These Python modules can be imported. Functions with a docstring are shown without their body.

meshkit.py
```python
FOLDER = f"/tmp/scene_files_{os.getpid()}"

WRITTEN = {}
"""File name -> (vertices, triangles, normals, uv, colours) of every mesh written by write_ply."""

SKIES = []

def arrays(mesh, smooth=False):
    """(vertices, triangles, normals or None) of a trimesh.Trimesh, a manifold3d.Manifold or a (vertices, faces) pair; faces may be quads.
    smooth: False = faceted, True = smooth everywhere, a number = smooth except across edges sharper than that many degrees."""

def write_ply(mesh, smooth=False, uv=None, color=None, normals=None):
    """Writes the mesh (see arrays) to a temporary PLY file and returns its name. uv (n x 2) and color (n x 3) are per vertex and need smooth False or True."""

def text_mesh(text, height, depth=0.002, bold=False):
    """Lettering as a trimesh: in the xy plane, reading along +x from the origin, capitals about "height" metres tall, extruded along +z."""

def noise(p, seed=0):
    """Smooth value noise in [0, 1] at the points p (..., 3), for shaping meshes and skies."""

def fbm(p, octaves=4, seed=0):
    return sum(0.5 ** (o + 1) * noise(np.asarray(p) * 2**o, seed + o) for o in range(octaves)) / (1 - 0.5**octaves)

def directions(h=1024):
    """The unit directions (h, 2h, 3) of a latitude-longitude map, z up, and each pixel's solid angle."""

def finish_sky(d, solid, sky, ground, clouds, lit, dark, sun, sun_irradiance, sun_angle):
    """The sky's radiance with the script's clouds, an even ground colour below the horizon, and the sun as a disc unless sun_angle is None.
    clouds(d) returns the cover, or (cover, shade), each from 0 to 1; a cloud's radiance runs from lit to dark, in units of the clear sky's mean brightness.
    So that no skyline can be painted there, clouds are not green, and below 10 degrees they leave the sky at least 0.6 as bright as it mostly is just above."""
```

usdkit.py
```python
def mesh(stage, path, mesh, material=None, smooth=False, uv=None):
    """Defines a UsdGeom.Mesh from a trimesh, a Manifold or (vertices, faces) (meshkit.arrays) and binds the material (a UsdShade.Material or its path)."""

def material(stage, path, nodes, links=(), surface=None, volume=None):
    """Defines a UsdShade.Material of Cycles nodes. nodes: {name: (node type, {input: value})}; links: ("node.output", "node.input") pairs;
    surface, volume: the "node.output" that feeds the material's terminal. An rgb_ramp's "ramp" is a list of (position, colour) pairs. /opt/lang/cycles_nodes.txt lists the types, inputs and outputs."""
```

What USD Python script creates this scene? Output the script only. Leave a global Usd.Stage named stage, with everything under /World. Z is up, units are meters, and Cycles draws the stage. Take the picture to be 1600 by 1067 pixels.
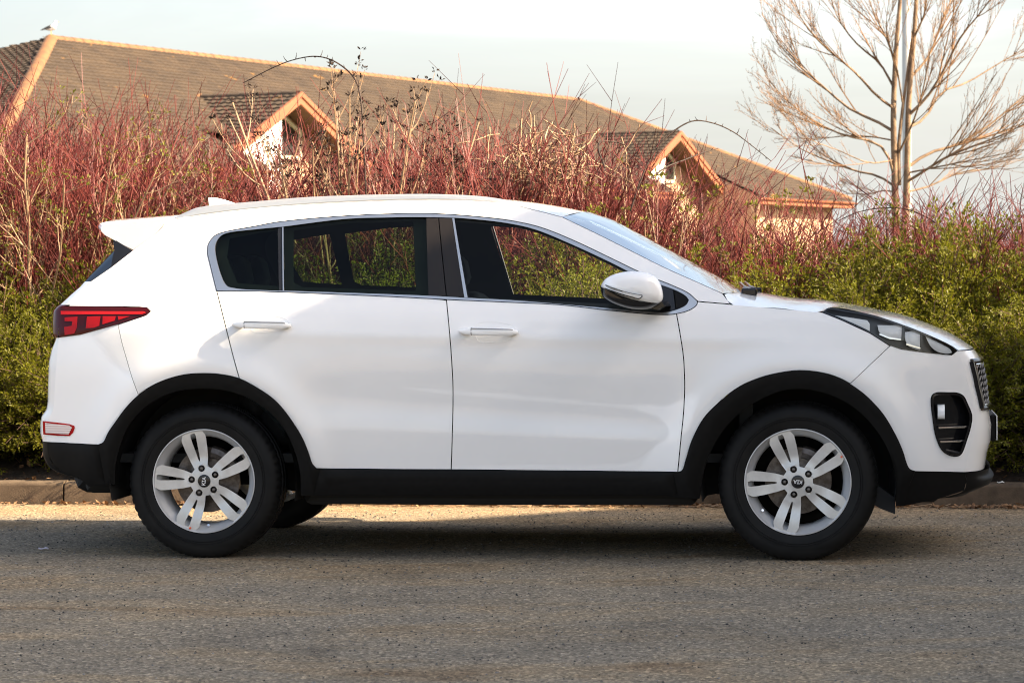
import math, random
import numpy as np, trimesh, shapely, meshkit, usdkit
from scipy.interpolate import PchipInterpolator
from scipy.spatial import Delaunay
from shapely.geometry import Polygon, LineString, Point, MultiPolygon
from shapely.ops import unary_union
from shapely import affinity
from pxr import Usd, UsdGeom, UsdLux, UsdShade, Gf, Sdf, Vt

random.seed(5)
RNG = np.random.default_rng(5)
stage = Usd.Stage.CreateInMemory()
UsdGeom.SetStageUpAxis(stage, "Z")
UsdGeom.Xform.Define(stage, "/World")
UsdGeom.Scope.Define(stage, "/World/Looks")

# ------------------------------------------------------------------ camera, sky, sun
FPX, CAM_H, PITCH, ROLL = 4500.0, 1.265, 0.0238, -0.0073
EXPOSURE = 2.08
SUN_AZ, SUN_EL = math.radians(103.0), math.radians(33.0)     # atan2(x, y) of the direction towards the sun
SKY_STRENGTH, SUN_INT = 0.073, 1.25

cr_, sr_ = math.cos(ROLL), math.sin(ROLL)
FWD = np.array([0, math.cos(PITCH), -math.sin(PITCH)])
U0 = np.array([0, math.sin(PITCH), math.cos(PITCH)])
R0 = np.array([1.0, 0, 0])
RIGHT = R0 * cr_ + U0 * sr_
UP = U0 * cr_ - R0 * sr_
EYE = np.array([0, 0, CAM_H])
cam = UsdGeom.Camera.Define(stage, "/World/camera")
M = Gf.Matrix4d(*RIGHT, 0, *UP, 0, *(-FWD), 0, *EYE, 1)
cam.AddTransformOp().Set(M)
cam.CreateHorizontalApertureAttr(23.5)
cam.CreateVerticalApertureAttr(23.5 * 682 / 1024)
cam.CreateFocalLengthAttr(FPX / 1600 * 23.5)
cam.CreateFStopAttr(6.3)
cam.CreateFocusDistanceAttr(13.2)
cam.CreateExposureAttr(EXPOSURE)
cam.CreateClippingRangeAttr(Gf.Vec2f(0.1, 5000))

sky_mat = usdkit.material(stage, "/World/Looks/sky_light", {
    "sky": ("sky_texture", {"sky_type": "single_scattering", "sun_disc": False, "sun_elevation": SUN_EL, "sun_rotation": SUN_AZ, "altitude": 20.0, "air_density": 1.0, "aerosol_density": 4.8, "ozone_density": 1.0}),
    "tc": ("texture_coordinate", {}),
    "map": ("mapping", {"scale": (1.0, 1.0, 5.0)}),
    "n": ("noise_texture", {"scale": 3.2, "detail": 6.0, "roughness": 0.55, "distortion": 0.6}),
    "r": ("rgb_ramp", {"ramp": [(0.35, (0.0, 0.0, 0.0)), (0.60, (0.10, 0.10, 0.10)), (0.75, (0.30, 0.30, 0.30))]}),
    "sep": ("separate_xyz", {}),
    "hz": ("map_range", {"range_type": "smoothstep", "from_min": -0.02, "from_max": 0.20, "to_min": 0.35, "to_max": 0.03, "clamp": True}),
    "b": ("math", {"math_type": "add", "use_clamp": True}),
    "white": ("mix_color", {"blend_type": "mix", "fac": 0.88, "b": (1.0, 1.0, 1.0), "use_clamp": False}),
    "tint": ("mix_color", {"blend_type": "multiply", "fac": 1.0, "b": (6.9, 6.95, 6.7), "use_clamp": False}),
    "m": ("mix_color", {"blend_type": "mix", "use_clamp": False}),
    "bg": ("background_shader", {"strength": SKY_STRENGTH})},
    [("tc.generated", "map.vector"), ("map.vector", "n.vector"), ("n.fac", "r.fac"), ("r.color", "b.value1"), ("tc.generated", "sep.vector"), ("sep.z", "hz.value"), ("hz.result", "b.value2"), ("b.value", "m.fac"),
     ("sky.color", "m.a"), ("tint.result", "m.b"), ("white.result", "tint.a"), ("m.result", "bg.color")], surface="bg.background")
dome = UsdLux.DomeLight.Define(stage, "/World/sky")
UsdShade.MaterialBindingAPI.Apply(dome.GetPrim()).Bind(sky_mat)
dome.GetPrim().SetCustomDataByKey("kind", "structure")
SUN_DIR = np.array([math.sin(SUN_AZ) * math.cos(SUN_EL), math.cos(SUN_AZ) * math.cos(SUN_EL), math.sin(SUN_EL)])
sun = UsdLux.DistantLight.Define(stage, "/World/sun")
sun.CreateIntensityAttr(SUN_INT)
sun.CreateNormalizeAttr(True)
sun.CreateAngleAttr(0.53)
sun.CreateColorAttr(Gf.Vec3f(1.0, 0.80, 0.56))
zax = SUN_DIR
xax = np.cross([0, 0, 1.0], zax); xax /= np.linalg.norm(xax)
yax = np.cross(zax, xax)
sun.AddTransformOp().Set(Gf.Matrix4d(*xax, 0, *yax, 0, *zax, 0, 0, 0, 50, 1))

# ------------------------------------------------------------------ helpers
_used = {}
def numbered(parent, name):
    k = (parent, name)
    n = _used.get(k, 0); _used[k] = n + 1
    return name if n == 0 else f"{name}_{n:03d}"

def path_of(parent):
    return "/World" if parent is None else str(parent.GetPath())

def obj(name, mesh, mat, parent=None, smooth=False, label=None, cat=None, group=None, kind=None):
    pp = path_of(parent)
    m = usdkit.mesh(stage, f"{pp}/{numbered(pp, name)}", mesh, MAT[mat] if isinstance(mat, str) else mat, smooth=smooth)
    tag(m.GetPrim(), label, cat, group, kind)
    return m.GetPrim()

def tag(p, label=None, cat=None, group=None, kind=None):
    for k, v in (("label", label), ("category", cat), ("group", group), ("kind", kind)):
        if v: p.SetCustomDataByKey(k, v)

def thing(name, loc=(0, 0, 0), rotz=0.0, parent=None, label=None, cat=None, group=None, kind=None, scale=None):
    pp = path_of(parent)
    x = UsdGeom.Xform.Define(stage, f"{pp}/{numbered(pp, name)}")
    x.AddTranslateOp().Set(Gf.Vec3d(*map(float, loc)))
    if rotz: x.AddRotateZOp().Set(float(rotz))
    if scale is not None: x.AddScaleOp().Set(Gf.Vec3f(*map(float, scale)))
    tag(x.GetPrim(), label, cat, group, kind)
    return x.GetPrim()

def proto(name):
    """A class prim that instances refer to."""
    UsdGeom.Scope.Define(stage, "/World/Looks")
    p = stage.CreateClassPrim(f"/_{name}")
    return p

def instance(name, cls, loc, rotz=0.0, scale=None, label=None, cat=None, group=None):
    pp = "/World"
    x = UsdGeom.Xform.Define(stage, f"{pp}/{numbered(pp, name)}")
    x.GetPrim().GetReferences().AddInternalReference(cls.GetPath())
    x.GetPrim().SetInstanceable(True)
    x.AddTranslateOp().Set(Gf.Vec3d(*map(float, loc)))
    x.AddRotateZOp().Set(float(rotz))
    if scale is not None: x.AddScaleOp().Set(Gf.Vec3f(*map(float, scale)))
    tag(x.GetPrim(), label, cat, group)
    return x.GetPrim()

def ray(px, py):
    """World direction through a point of the 1600 x 1067 photograph."""
    px, py = np.asarray(px, float), np.asarray(py, float)
    d = FWD + np.multiply.outer((px - 800) / FPX, RIGHT) - np.multiply.outer((py - 533.5) / FPX, UP)
    return d

def at_depth(px, py, Y):
    d = ray(px, py)
    return EYE + d * (np.asarray(Y, float) / d[..., 1])[..., None]

def on_ground(px, py, z=0.0):
    d = ray(px, py)
    return EYE + d * ((z - CAM_H) / d[..., 2])[..., None]

def cat(*ms):
    ms = [m for m in ms if m is not None]
    return trimesh.util.concatenate([m if isinstance(m, trimesh.Trimesh) else trimesh.Trimesh(np.asarray(m[0]), np.asarray(m[1]), process=False) for m in ms])

def box(lo, hi, bev=0.0):
    lo, hi = np.minimum(lo, hi).astype(float), np.maximum(lo, hi).astype(float)
    if not bev:
        m = trimesh.creation.box(hi - lo); m.apply_translation((lo + hi) / 2); return m
    c, h = (lo + hi) / 2, (hi - lo) / 2
    b = min(bev, h.min() * 0.9)
    pts = []
    for sx in (-1, 1):
        for sy in (-1, 1):
            for sz in (-1, 1):
                s = np.array([sx, sy, sz])
                for a in range(3):
                    q = h - b; q = q.copy(); q[a] = h[a]
                    pts.append(c + s * q)
                pts.append(c + s * (h - b * 0.42))
    return trimesh.convex.convex_hull(np.array(pts))

def tubes(P, R, sides=3, close=False):
    """P (N, K, 3) polylines, R (N, K) radii -> (verts, faces)."""
    P = np.asarray(P, float); N, K = P.shape[:2]
    R = np.broadcast_to(np.asarray(R, float), (N, K))
    T = np.gradient(P, axis=1); T /= np.linalg.norm(T, axis=2, keepdims=True) + 1e-12
    ref = np.where(np.abs(T[:, :1, 2:]) < 0.92, np.array([0, 0, 1.0]), np.array([1.0, 0, 0]))
    A = np.cross(T, np.broadcast_to(ref, T.shape)); A /= np.linalg.norm(A, axis=2, keepdims=True) + 1e-12
    B = np.cross(T, A)
    ang = np.arange(sides) * 2 * np.pi / sides
    V = P[:, :, None] + R[:, :, None, None] * (np.cos(ang)[:, None] * A[:, :, None] + np.sin(ang)[:, None] * B[:, :, None])
    n, i, j = np.meshgrid(np.arange(N), np.arange(K - 1), np.arange(sides), indexing="ij")
    b = (n * K + i) * sides
    q = np.stack([b + j, b + (j + 1) % sides, b + sides + (j + 1) % sides, b + sides + j], -1).reshape(-1, 4)
    F = np.vstack([q[:, [0, 1, 2]], q[:, [0, 2, 3]]])
    return V.reshape(-1, 3), F

def tube(pts, r, sides=8):
    pts = np.asarray(pts, float)
    v, f = tubes(pts[None], np.broadcast_to(r, (len(pts),))[None], sides)
    K = len(pts)
    caps = [[0, k + 1, k] for k in range(1, sides - 1)] + [[(K - 1) * sides, (K - 1) * sides + k, (K - 1) * sides + k + 1] for k in range(1, sides - 1)]
    return trimesh.Trimesh(v, np.vstack([f, caps]), process=False)

def lathe(prof, seg=64, axis="y", close=False):
    """prof: (r, a) pairs; revolved around the y axis."""
    prof = np.asarray(prof, float); n = len(prof)
    t = np.arange(seg) * 2 * np.pi / seg
    V = np.stack([prof[None, :, 0] * np.cos(t)[:, None], np.broadcast_to(prof[None, :, 1], (seg, n)), prof[None, :, 0] * np.sin(t)[:, None]], -1).reshape(-1, 3)
    F = []
    m = n if close else n - 1
    i, j = np.meshgrid(np.arange(seg), np.arange(m), indexing="ij")
    a, b, c, d = i * n + j, i * n + (j + 1) % n, ((i + 1) % seg) * n + (j + 1) % n, ((i + 1) % seg) * n + j
    q = np.stack([a, b, c, d], -1).reshape(-1, 4)
    return trimesh.Trimesh(V, np.vstack([q[:, [0, 1, 2]], q[:, [0, 2, 3]]]), process=False)

def grid_mesh(G, flip=False):
    G = np.asarray(G, float); a, b = G.shape[:2]
    i, j = np.meshgrid(np.arange(a - 1), np.arange(b - 1), indexing="ij")
    q = np.stack([i * b + j, (i + 1) * b + j, (i + 1) * b + j + 1, i * b + j + 1], -1).reshape(-1, 4)
    if flip: q = q[:, ::-1]
    return trimesh.Trimesh(G.reshape(-1, 3), np.vstack([q[:, [0, 1, 2]], q[:, [0, 2, 3]]]), process=False)

def mirror_y(m):
    v = np.array(m.vertices); v[:, 1] *= -1
    return trimesh.Trimesh(v, np.array(m.faces)[:, ::-1], process=False)

def spline(pts, n=None):
    """Centripetal-ish Catmull-Rom through the points, resampled."""
    p = np.asarray(pts, float)
    if len(p) < 3: return p
    q = np.vstack([2 * p[0] - p[1], p, 2 * p[-1] - p[-2]])
    out = []
    for k in range(1, len(q) - 2):
        m = 5
        t = np.arange(m)[:, None] / m
        p0, p1, p2, p3 = q[k - 1], q[k], q[k + 1], q[k + 2]
        d1, d2, d3 = (max(np.linalg.norm(b - a), 1e-9) ** 0.5 for a, b in ((p0, p1), (p1, p2), (p2, p3)))
        m1 = (p1 - p0) / d1 - (p2 - p0) / (d1 + d2) + (p2 - p1) / d2
        m2 = (p2 - p1) / d2 - (p3 - p1) / (d2 + d3) + (p3 - p2) / d3
        m1, m2 = m1 * d2, m2 * d2
        out.append((2 * t**3 - 3 * t**2 + 1) * p1 + (t**3 - 2 * t**2 + t) * m1 + (-2 * t**3 + 3 * t**2) * p2 + (t**3 - t**2) * m2)
    return np.vstack(out + [p[-1:]])

def chain(*segs):
    """Joins pixel segments; a tuple ('s', pts) is smoothed, a bare list is straight."""
    out = []
    for s in segs:
        pts = spline(s[1]) if isinstance(s, tuple) and s[0] == "s" else np.asarray(s, float)
        out.append(pts)
    return np.vstack(out)

# ------------------------------------------------------------------ materials
MAT = {}
def mk(name, nodes, links=(), surface="p.BSDF"):
    MAT[name] = usdkit.material(stage, f"/World/Looks/{name}", nodes, links, surface=surface)

def plain(name, col, rough=0.5, **kw):
    mk(name, {"p": ("principled_bsdf", {"base_color": col, "roughness": rough, **kw})})

def noisy(name, c1, c2, scale, rough=0.6, bump=0.0, bscale=None, detail=4.0, lo=0.35, hi=0.65, dist=0.01, **kw):
    nodes = {"g": ("geometry", {}), "n": ("noise_texture", {"scale": scale, "detail": detail, "roughness": 0.6}),
             "r": ("rgb_ramp", {"ramp": [(lo, c1), (hi, c2)]}),
             "p": ("principled_bsdf", {"roughness": rough, **kw})}
    links = [("g.position", "n.vector"), ("n.fac", "r.fac"), ("r.color", "p.base_color")]
    if bump:
        nodes["n2"] = ("noise_texture", {"scale": bscale or scale * 4, "detail": 4.0})
        nodes["b"] = ("bump", {"strength": bump, "distance": dist})
        links += [("g.position", "n2.vector"), ("n2.fac", "b.height"), ("b.normal", "p.normal")]
    mk(name, nodes, links)

# car
mk("white_paint", {"tc": ("geometry", {}), "n": ("noise_texture", {"scale": 900.0, "detail": 1.0}), "b": ("bump", {"strength": 0.012, "distance": 0.001}),
                   "p": ("principled_bsdf", {"base_color": (0.90, 0.895, 0.88), "roughness": 0.42, "coat_weight": 1.0, "coat_roughness": 0.03, "coat_ior": 1.5})},
   [("tc.position", "n.vector"), ("n.fac", "b.height"), ("b.normal", "p.normal")])
noisy("black_plastic", (0.0032, 0.0032, 0.0032), (0.005, 0.0049, 0.0048), 40, rough=0.5, bump=0.15, bscale=1500, dist=0.001, specular_ior_level=0.15)
plain("gloss_black", (0.008, 0.008, 0.009), 0.12)
mk("applique", {"p": ("principled_bsdf", {"base_color": (0.016, 0.0135, 0.012), "roughness": 0.32, "specular_ior_level": 0.3})})
plain("chrome", (0.78, 0.78, 0.77), 0.16, metallic=1.0)
plain("satin_chrome", (0.62, 0.61, 0.59), 0.30, metallic=1.0)
plain("rail_silver", (0.72, 0.70, 0.65), 0.34, metallic=0.75)
noisy("alloy_silver", (0.62, 0.62, 0.61), (0.66, 0.66, 0.65), 60, rough=0.34, metallic=0.5)
plain("alloy_edge", (0.60, 0.60, 0.60), 0.36, metallic=0.35)
plain("dark_metal", (0.16, 0.15, 0.145), 0.3, metallic=0.8)
noisy("brake_steel", (0.07, 0.055, 0.045), (0.16, 0.14, 0.125), 30, rough=0.4, metallic=0.7)
noisy("tyre_rubber", (0.0028, 0.0028, 0.0028), (0.0068, 0.0064, 0.006), 14, rough=0.6, bump=0.1, bscale=300, dist=0.002, specular_ior_level=0.24)
plain("under_dark", (0.006, 0.006, 0.006), 0.8)
plain("trim_dark", (0.018, 0.019, 0.019), 0.75)
plain("headliner", (0.05, 0.052, 0.05), 0.9)
noisy("seat_cloth", (0.012, 0.012, 0.013), (0.022, 0.022, 0.022), 200, rough=0.9)
plain("white_lamp", (0.92, 0.92, 0.91), 0.25)
plain("lamp_silver", (0.93, 0.93, 0.92), 0.25)
plain("lamp_grey", (0.035, 0.035, 0.037), 0.35)
plain("lens_red", (0.36, 0.006, 0.008), 0.15, specular_ior_level=0.25)
plain("red_bright", (0.50, 0.012, 0.014), 0.2, specular_ior_level=0.25)
plain("red_dark", (0.040, 0.002, 0.003), 0.12, specular_ior_level=0.3)
mk("reflector_clear", {"g": ("geometry", {}), "w": ("wave_texture", {"wave_type": "bands", "bands_direction": "z", "scale": 32.0}), "r": ("rgb_ramp", {"ramp": [(0.2, (0.52, 0.38, 0.36)), (0.7, (0.78, 0.72, 0.70))]}),
                       "p": ("principled_bsdf", {"roughness": 0.15, "coat_weight": 1.0})}, [("g.position", "w.vector"), ("w.fac", "r.fac"), ("r.color", "p.base_color")])
plain("sticker_orange", (0.80, 0.13, 0.04), 0.5)
plain("letter_white", (0.75, 0.75, 0.74), 0.3)
plain("plate_white", (0.75, 0.75, 0.72), 0.4)
def glass(name, tint, extra=0.0, rough=0.0, ior=1.5):
    mk(name, {"t": ("transparent_bsdf", {"color": tint}), "gl": ("glossy_bsdf", {"color": (1, 1, 1), "roughness": rough}), "f": ("fresnel", {"IOR": ior}),
              "add": ("math", {"math_type": "add", "value2": extra, "use_clamp": True}), "m": ("mix_closure", {})},
       [("f.fac", "add.value1"), ("add.value", "m.fac"), ("t.BSDF", "m.closure1"), ("gl.BSDF", "m.closure2")], surface="m.closure")
glass("glass_clear", (0.88, 0.92, 0.88), ior=1.27)
glass("glass_screen", (0.66, 0.78, 0.77), 0.42, rough=0.05)
glass("glass_privacy", (0.50, 0.62, 0.50), ior=1.27)
mk("glass_back", {"t": ("transparent_bsdf", {"color": (0.12, 0.15, 0.16)}), "gl": ("glossy_bsdf", {"color": (0.8, 0.9, 1.0), "roughness": 0.02}), "m": ("mix_closure", {"fac": 0.16})}, [("t.BSDF", "m.closure1"), ("gl.BSDF", "m.closure2")], surface="m.closure")
glass("lens_clear", (0.97, 0.98, 0.98), 0.0, ior=1.28)

# ground
mk("asphalt", {
    "g": ("geometry", {}),
    "fine": ("voronoi_texture", {"scale": 85.0, "randomness": 1.0}),
    "fbw": ("rgb_to_bw", {}), "cr": ("rgb_ramp", {"ramp": [(0.0, (0.30, 0.30, 0.31)), (0.22, (0.62, 0.62, 0.62)), (0.45, (0.95, 0.95, 0.95)), (0.68, (1.15, 1.14, 1.12)), (0.80, (1.5, 1.48, 1.45)), (0.9, (2.3, 2.25, 2.2))]}),
    "m3": ("mix_color", {"blend_type": "multiply", "fac": 0.80, "use_clamp": False}),
    "fr": ("rgb_ramp", {"ramp": [(0.0, (0.35, 0.35, 0.35)), (0.25, (0.80, 0.80, 0.80)), (0.6, (1.15, 1.15, 1.15)), (1.0, (1.35, 1.35, 1.35))]}),
    "mid": ("noise_texture", {"scale": 55.0, "detail": 5.0, "roughness": 0.75}),
    "mr": ("rgb_ramp", {"ramp": [(0.30, (0.45, 0.45, 0.46)), (0.42, (0.90, 0.90, 0.90)), (0.62, (1.10, 1.09, 1.07)), (0.74, (1.55, 1.55, 1.55))]}),
    "st": ("mapping", {"scale": (0.42, 1.0, 1.0)}),
    "big": ("noise_texture", {"scale": 1.7, "detail": 7.0, "roughness": 0.62, "distortion": 0.7}),
    "br": ("rgb_ramp", {"ramp": [(0.30, (0.186, 0.162, 0.126)), (0.48, (0.206, 0.176, 0.132)), (0.58, (0.230, 0.184, 0.124)), (0.68, (0.185, 0.132, 0.080))]}),
    "sep": ("separate_xyz", {}),
    "edge": ("noise_texture", {"scale": 2.2, "detail": 5.0}),
    "ex": ("math", {"math_type": "multiply_add", "value2": 0.1365}),
    "ea": ("math", {"math_type": "multiply_add", "value2": 0.8, "value3": -0.4}),
    "eb": ("math", {"math_type": "add"}),
    "em": ("map_range", {"range_type": "smoothstep", "from_min": 14.5, "from_max": 15.7, "to_min": 0.0, "to_max": 0.55, "clamp": True}),
    "pn": ("noise_texture", {"scale": 0.9, "detail": 6.0, "roughness": 0.7, "distortion": 1.2}),
    "prr": ("rgb_ramp", {"ramp": [(0.30, (0.70, 0.69, 0.68)), (0.46, (0.96, 0.96, 0.96)), (0.56, (1.04, 1.03, 1.01)), (0.72, (1.20, 1.17, 1.12))]}),
    "m4": ("mix_color", {"blend_type": "multiply", "fac": 1.0, "use_clamp": False}),
    "sand": ("mix_color", {"blend_type": "mix", "b": (0.30, 0.205, 0.115)}),
    "m1": ("mix_color", {"blend_type": "multiply", "fac": 1.0, "use_clamp": False}),
    "m2": ("mix_color", {"blend_type": "multiply", "fac": 1.0, "use_clamp": False}),
    "bs": ("math", {"math_type": "add"}),
    "b": ("bump", {"strength": 0.8, "distance": 0.006}),
    "p": ("principled_bsdf", {"roughness": 0.93, "specular_ior_level": 0.15})},
    [("g.position", "fine.vector"), ("fine.distance", "fr.fac"), ("g.position", "mid.vector"), ("mid.fac", "mr.fac"), ("g.position", "st.vector"), ("st.vector", "big.vector"), ("big.fac", "br.fac"),
     ("g.position", "sep.vector"), ("st.vector", "edge.vector"), ("edge.fac", "ea.value1"), ("ea.value", "eb.value1"), ("sep.x", "ex.value1"), ("sep.y", "ex.value3"), ("ex.value", "eb.value2"), ("eb.value", "em.value"), ("em.result", "sand.fac"),
     ("br.color", "sand.a"), ("sand.result", "m1.a"), ("fr.color", "m1.b"), ("m1.result", "m2.a"), ("mr.color", "m2.b"), ("m2.result", "m3.a"), ("fine.color", "fbw.color"), ("fbw.val", "cr.fac"), ("cr.color", "m3.b"), ("m3.result", "m4.a"), ("g.position", "pn.vector"), ("pn.fac", "prr.fac"), ("prr.color", "m4.b"), ("m4.result", "p.base_color"),
     ("fine.distance", "bs.value1"), ("mid.fac", "bs.value2"), ("bs.value", "b.height"), ("b.normal", "p.normal")])
noisy("soil", (0.022, 0.015, 0.010), (0.075, 0.048, 0.028), 9, rough=0.95, bump=0.8, bscale=40, dist=0.02)
noisy("far_ground", (0.06, 0.055, 0.02), (0.11, 0.09, 0.04), 0.6, rough=0.95)
noisy("kerb_concrete", (0.060, 0.040, 0.024), (0.125, 0.088, 0.055), 7, rough=0.92, bump=0.4, bscale=120, dist=0.004)
noisy("stone_chip", (0.02, 0.02, 0.02), (0.34, 0.33, 0.31), 11, rough=0.9, lo=0.45, hi=0.75, detail=1.0)
noisy("dead_leaf", (0.10, 0.045, 0.018), (0.30, 0.17, 0.08), 30, rough=0.85)
plain("scrap_lilac", (0.55, 0.50, 0.58), 0.5)
plain("scrap_white", (0.75, 0.74, 0.71), 0.5)

def island(name, cols, rough=0.7, trans=None, bump=0.0, pos_scale=3.0, pos_amt=0.35):
    """Colour by random per island, shaded also by a slow noise in place."""
    nodes = {"g": ("geometry", {}), "r": ("rgb_ramp", {"ramp": cols}), "n": ("noise_texture", {"scale": pos_scale, "detail": 3.0}),
             "nr": ("rgb_ramp", {"ramp": [(0.3, (1 - pos_amt,) * 3), (0.7, (1 + pos_amt,) * 3)]}),
             "m": ("mix_color", {"blend_type": "multiply", "fac": 1.0, "use_clamp": False}),
             "p": ("principled_bsdf", {"roughness": rough, "specular_ior_level": 0.3})}
    links = [("g.random_per_island", "r.fac"), ("g.position", "n.vector"), ("n.fac", "nr.fac"), ("r.color", "m.a"), ("nr.color", "m.b"), ("m.result", "p.base_color")]
    surf = "p.BSDF"
    if trans:
        nodes["tr"] = ("translucent_bsdf", {}); nodes["mx"] = ("mix_closure", {"fac": trans})
        links += [("m.result", "tr.color"), ("p.BSDF", "mx.closure1"), ("tr.BSDF", "mx.closure2")]
        surf = "mx.closure"
    mk(name, nodes, links, surface=surf)

island("dogwood_bark", [(0.0, (0.12, 0.024, 0.020)), (0.35, (0.23, 0.055, 0.040)), (0.55, (0.28, 0.115, 0.068)), (0.72, (0.36, 0.23, 0.135)), (1.0, (0.62, 0.47, 0.30))], rough=0.5)
island("straw_bark", [(0.0, (0.30, 0.20, 0.12)), (0.5, (0.46, 0.34, 0.21)), (1.0, (0.58, 0.46, 0.31))], rough=0.6)
island("brown_twig", [(0.0, (0.07, 0.04, 0.028)), (0.6, (0.15, 0.085, 0.055)), (1.0, (0.28, 0.18, 0.11))], rough=0.7)
island("bramble_bark", [(0.0, (0.035, 0.020, 0.014)), (1.0, (0.08, 0.04, 0.028))], rough=0.6)
island("seed_head", [(0.0, (0.03, 0.018, 0.012)), (1.0, (0.10, 0.06, 0.035))], rough=0.85)
island("bud_leaf", [(0.0, (0.15, 0.15, 0.02)), (1.0, (0.33, 0.27, 0.04))], rough=0.6, trans=0.3)
island("evergreen_leaf", [(0.0, (0.14, 0.14, 0.010)), (0.45, (0.40, 0.345, 0.020)), (0.8, (0.54, 0.43, 0.032)), (1.0, (0.60, 0.44, 0.05))], rough=0.5, trans=0.42, pos_amt=0.35)
noisy("tree_bark", (0.11, 0.068, 0.040), (0.27, 0.185, 0.115), 6, rough=0.85, bump=0.5, bscale=60, dist=0.01)
island("tree_twig", [(0.0, (0.20, 0.115, 0.06)), (1.0, (0.36, 0.23, 0.125))], rough=0.8)
# buildings
mk("roof_tile", {"g": ("geometry", {}), "n": ("noise_texture", {"scale": 0.9, "detail": 5.0, "roughness": 0.65}), "r": ("rgb_ramp", {"ramp": [(0.3, (0.036, 0.0235, 0.0145)), (0.6, (0.056, 0.037, 0.0215))]}),
                 "v": ("noise_texture", {"scale": 1.1, "detail": 3.0, "roughness": 0.8}), "vr": ("rgb_ramp", {"ramp": [(0.66, (0, 0, 0)), (0.72, (1, 1, 1))]}),
                 "t": ("white_noise_texture", {}), "sn": ("vector_math", {"math_type": "snap", "vector2": (0.3, 0.3, 0.15)}), "tr": ("rgb_ramp", {"ramp": [(0.0, (0.8, 0.8, 0.8)), (1.0, (1.2, 1.2, 1.2))]}),
                 "m": ("mix_color", {"blend_type": "mix", "b": (0.22, 0.11, 0.025)}), "m2": ("mix_color", {"blend_type": "multiply", "fac": 1.0, "use_clamp": False}), "p": ("principled_bsdf", {"roughness": 0.85})},
   [("g.position", "n.vector"), ("n.fac", "r.fac"), ("g.position", "v.vector"), ("v.fac", "vr.fac"), ("vr.color", "m.fac"), ("r.color", "m.a"), ("m.result", "m2.a"),
    ("g.position", "sn.vector1"), ("sn.vector", "t.vector"), ("t.value", "tr.fac"), ("tr.color", "m2.b"), ("m2.result", "p.base_color")])
noisy("ridge_tile", (0.125, 0.058, 0.026), (0.20, 0.095, 0.034), 2.5, rough=0.85)
noisy("fascia_timber", (0.22, 0.072, 0.031), (0.255, 0.086, 0.037), 3, rough=0.6)
noisy("soffit", (0.10, 0.055, 0.03), (0.13, 0.07, 0.04), 3, rough=0.8)
plain("white_render", (0.80, 0.79, 0.76), 0.8)
plain("window_frame", (0.55, 0.52, 0.38), 0.6)
plain("dark_glass", (0.02, 0.022, 0.02), 0.1)
mk("brick_wall", {"tc": ("texture_coordinate", {}), "g": ("geometry", {}), "br": ("brick_texture", {"color1": (0.40, 0.24, 0.14), "color2": (0.34, 0.19, 0.11), "mortar": (0.42, 0.36, 0.29), "scale": 1.0, "brick_width": 0.225, "row_height": 0.075, "mortar_size": 0.006}),
                  "sx": ("separate_xyz", {}), "ad": ("math", {"math_type": "add"}), "cx": ("combine_xyz", {}), "p": ("principled_bsdf", {"roughness": 0.9})},
   [("g.position", "sx.vector"), ("sx.x", "ad.value1"), ("sx.y", "ad.value2"), ("ad.value", "cx.x"), ("sx.z", "cx.y"), ("cx.vector", "br.vector"), ("br.color", "p.base_color")])
plain("pole_grey", (0.50, 0.51, 0.50), 0.45, metallic=0.3)
plain("gull_white", (0.82, 0.81, 0.78), 0.8)
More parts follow.
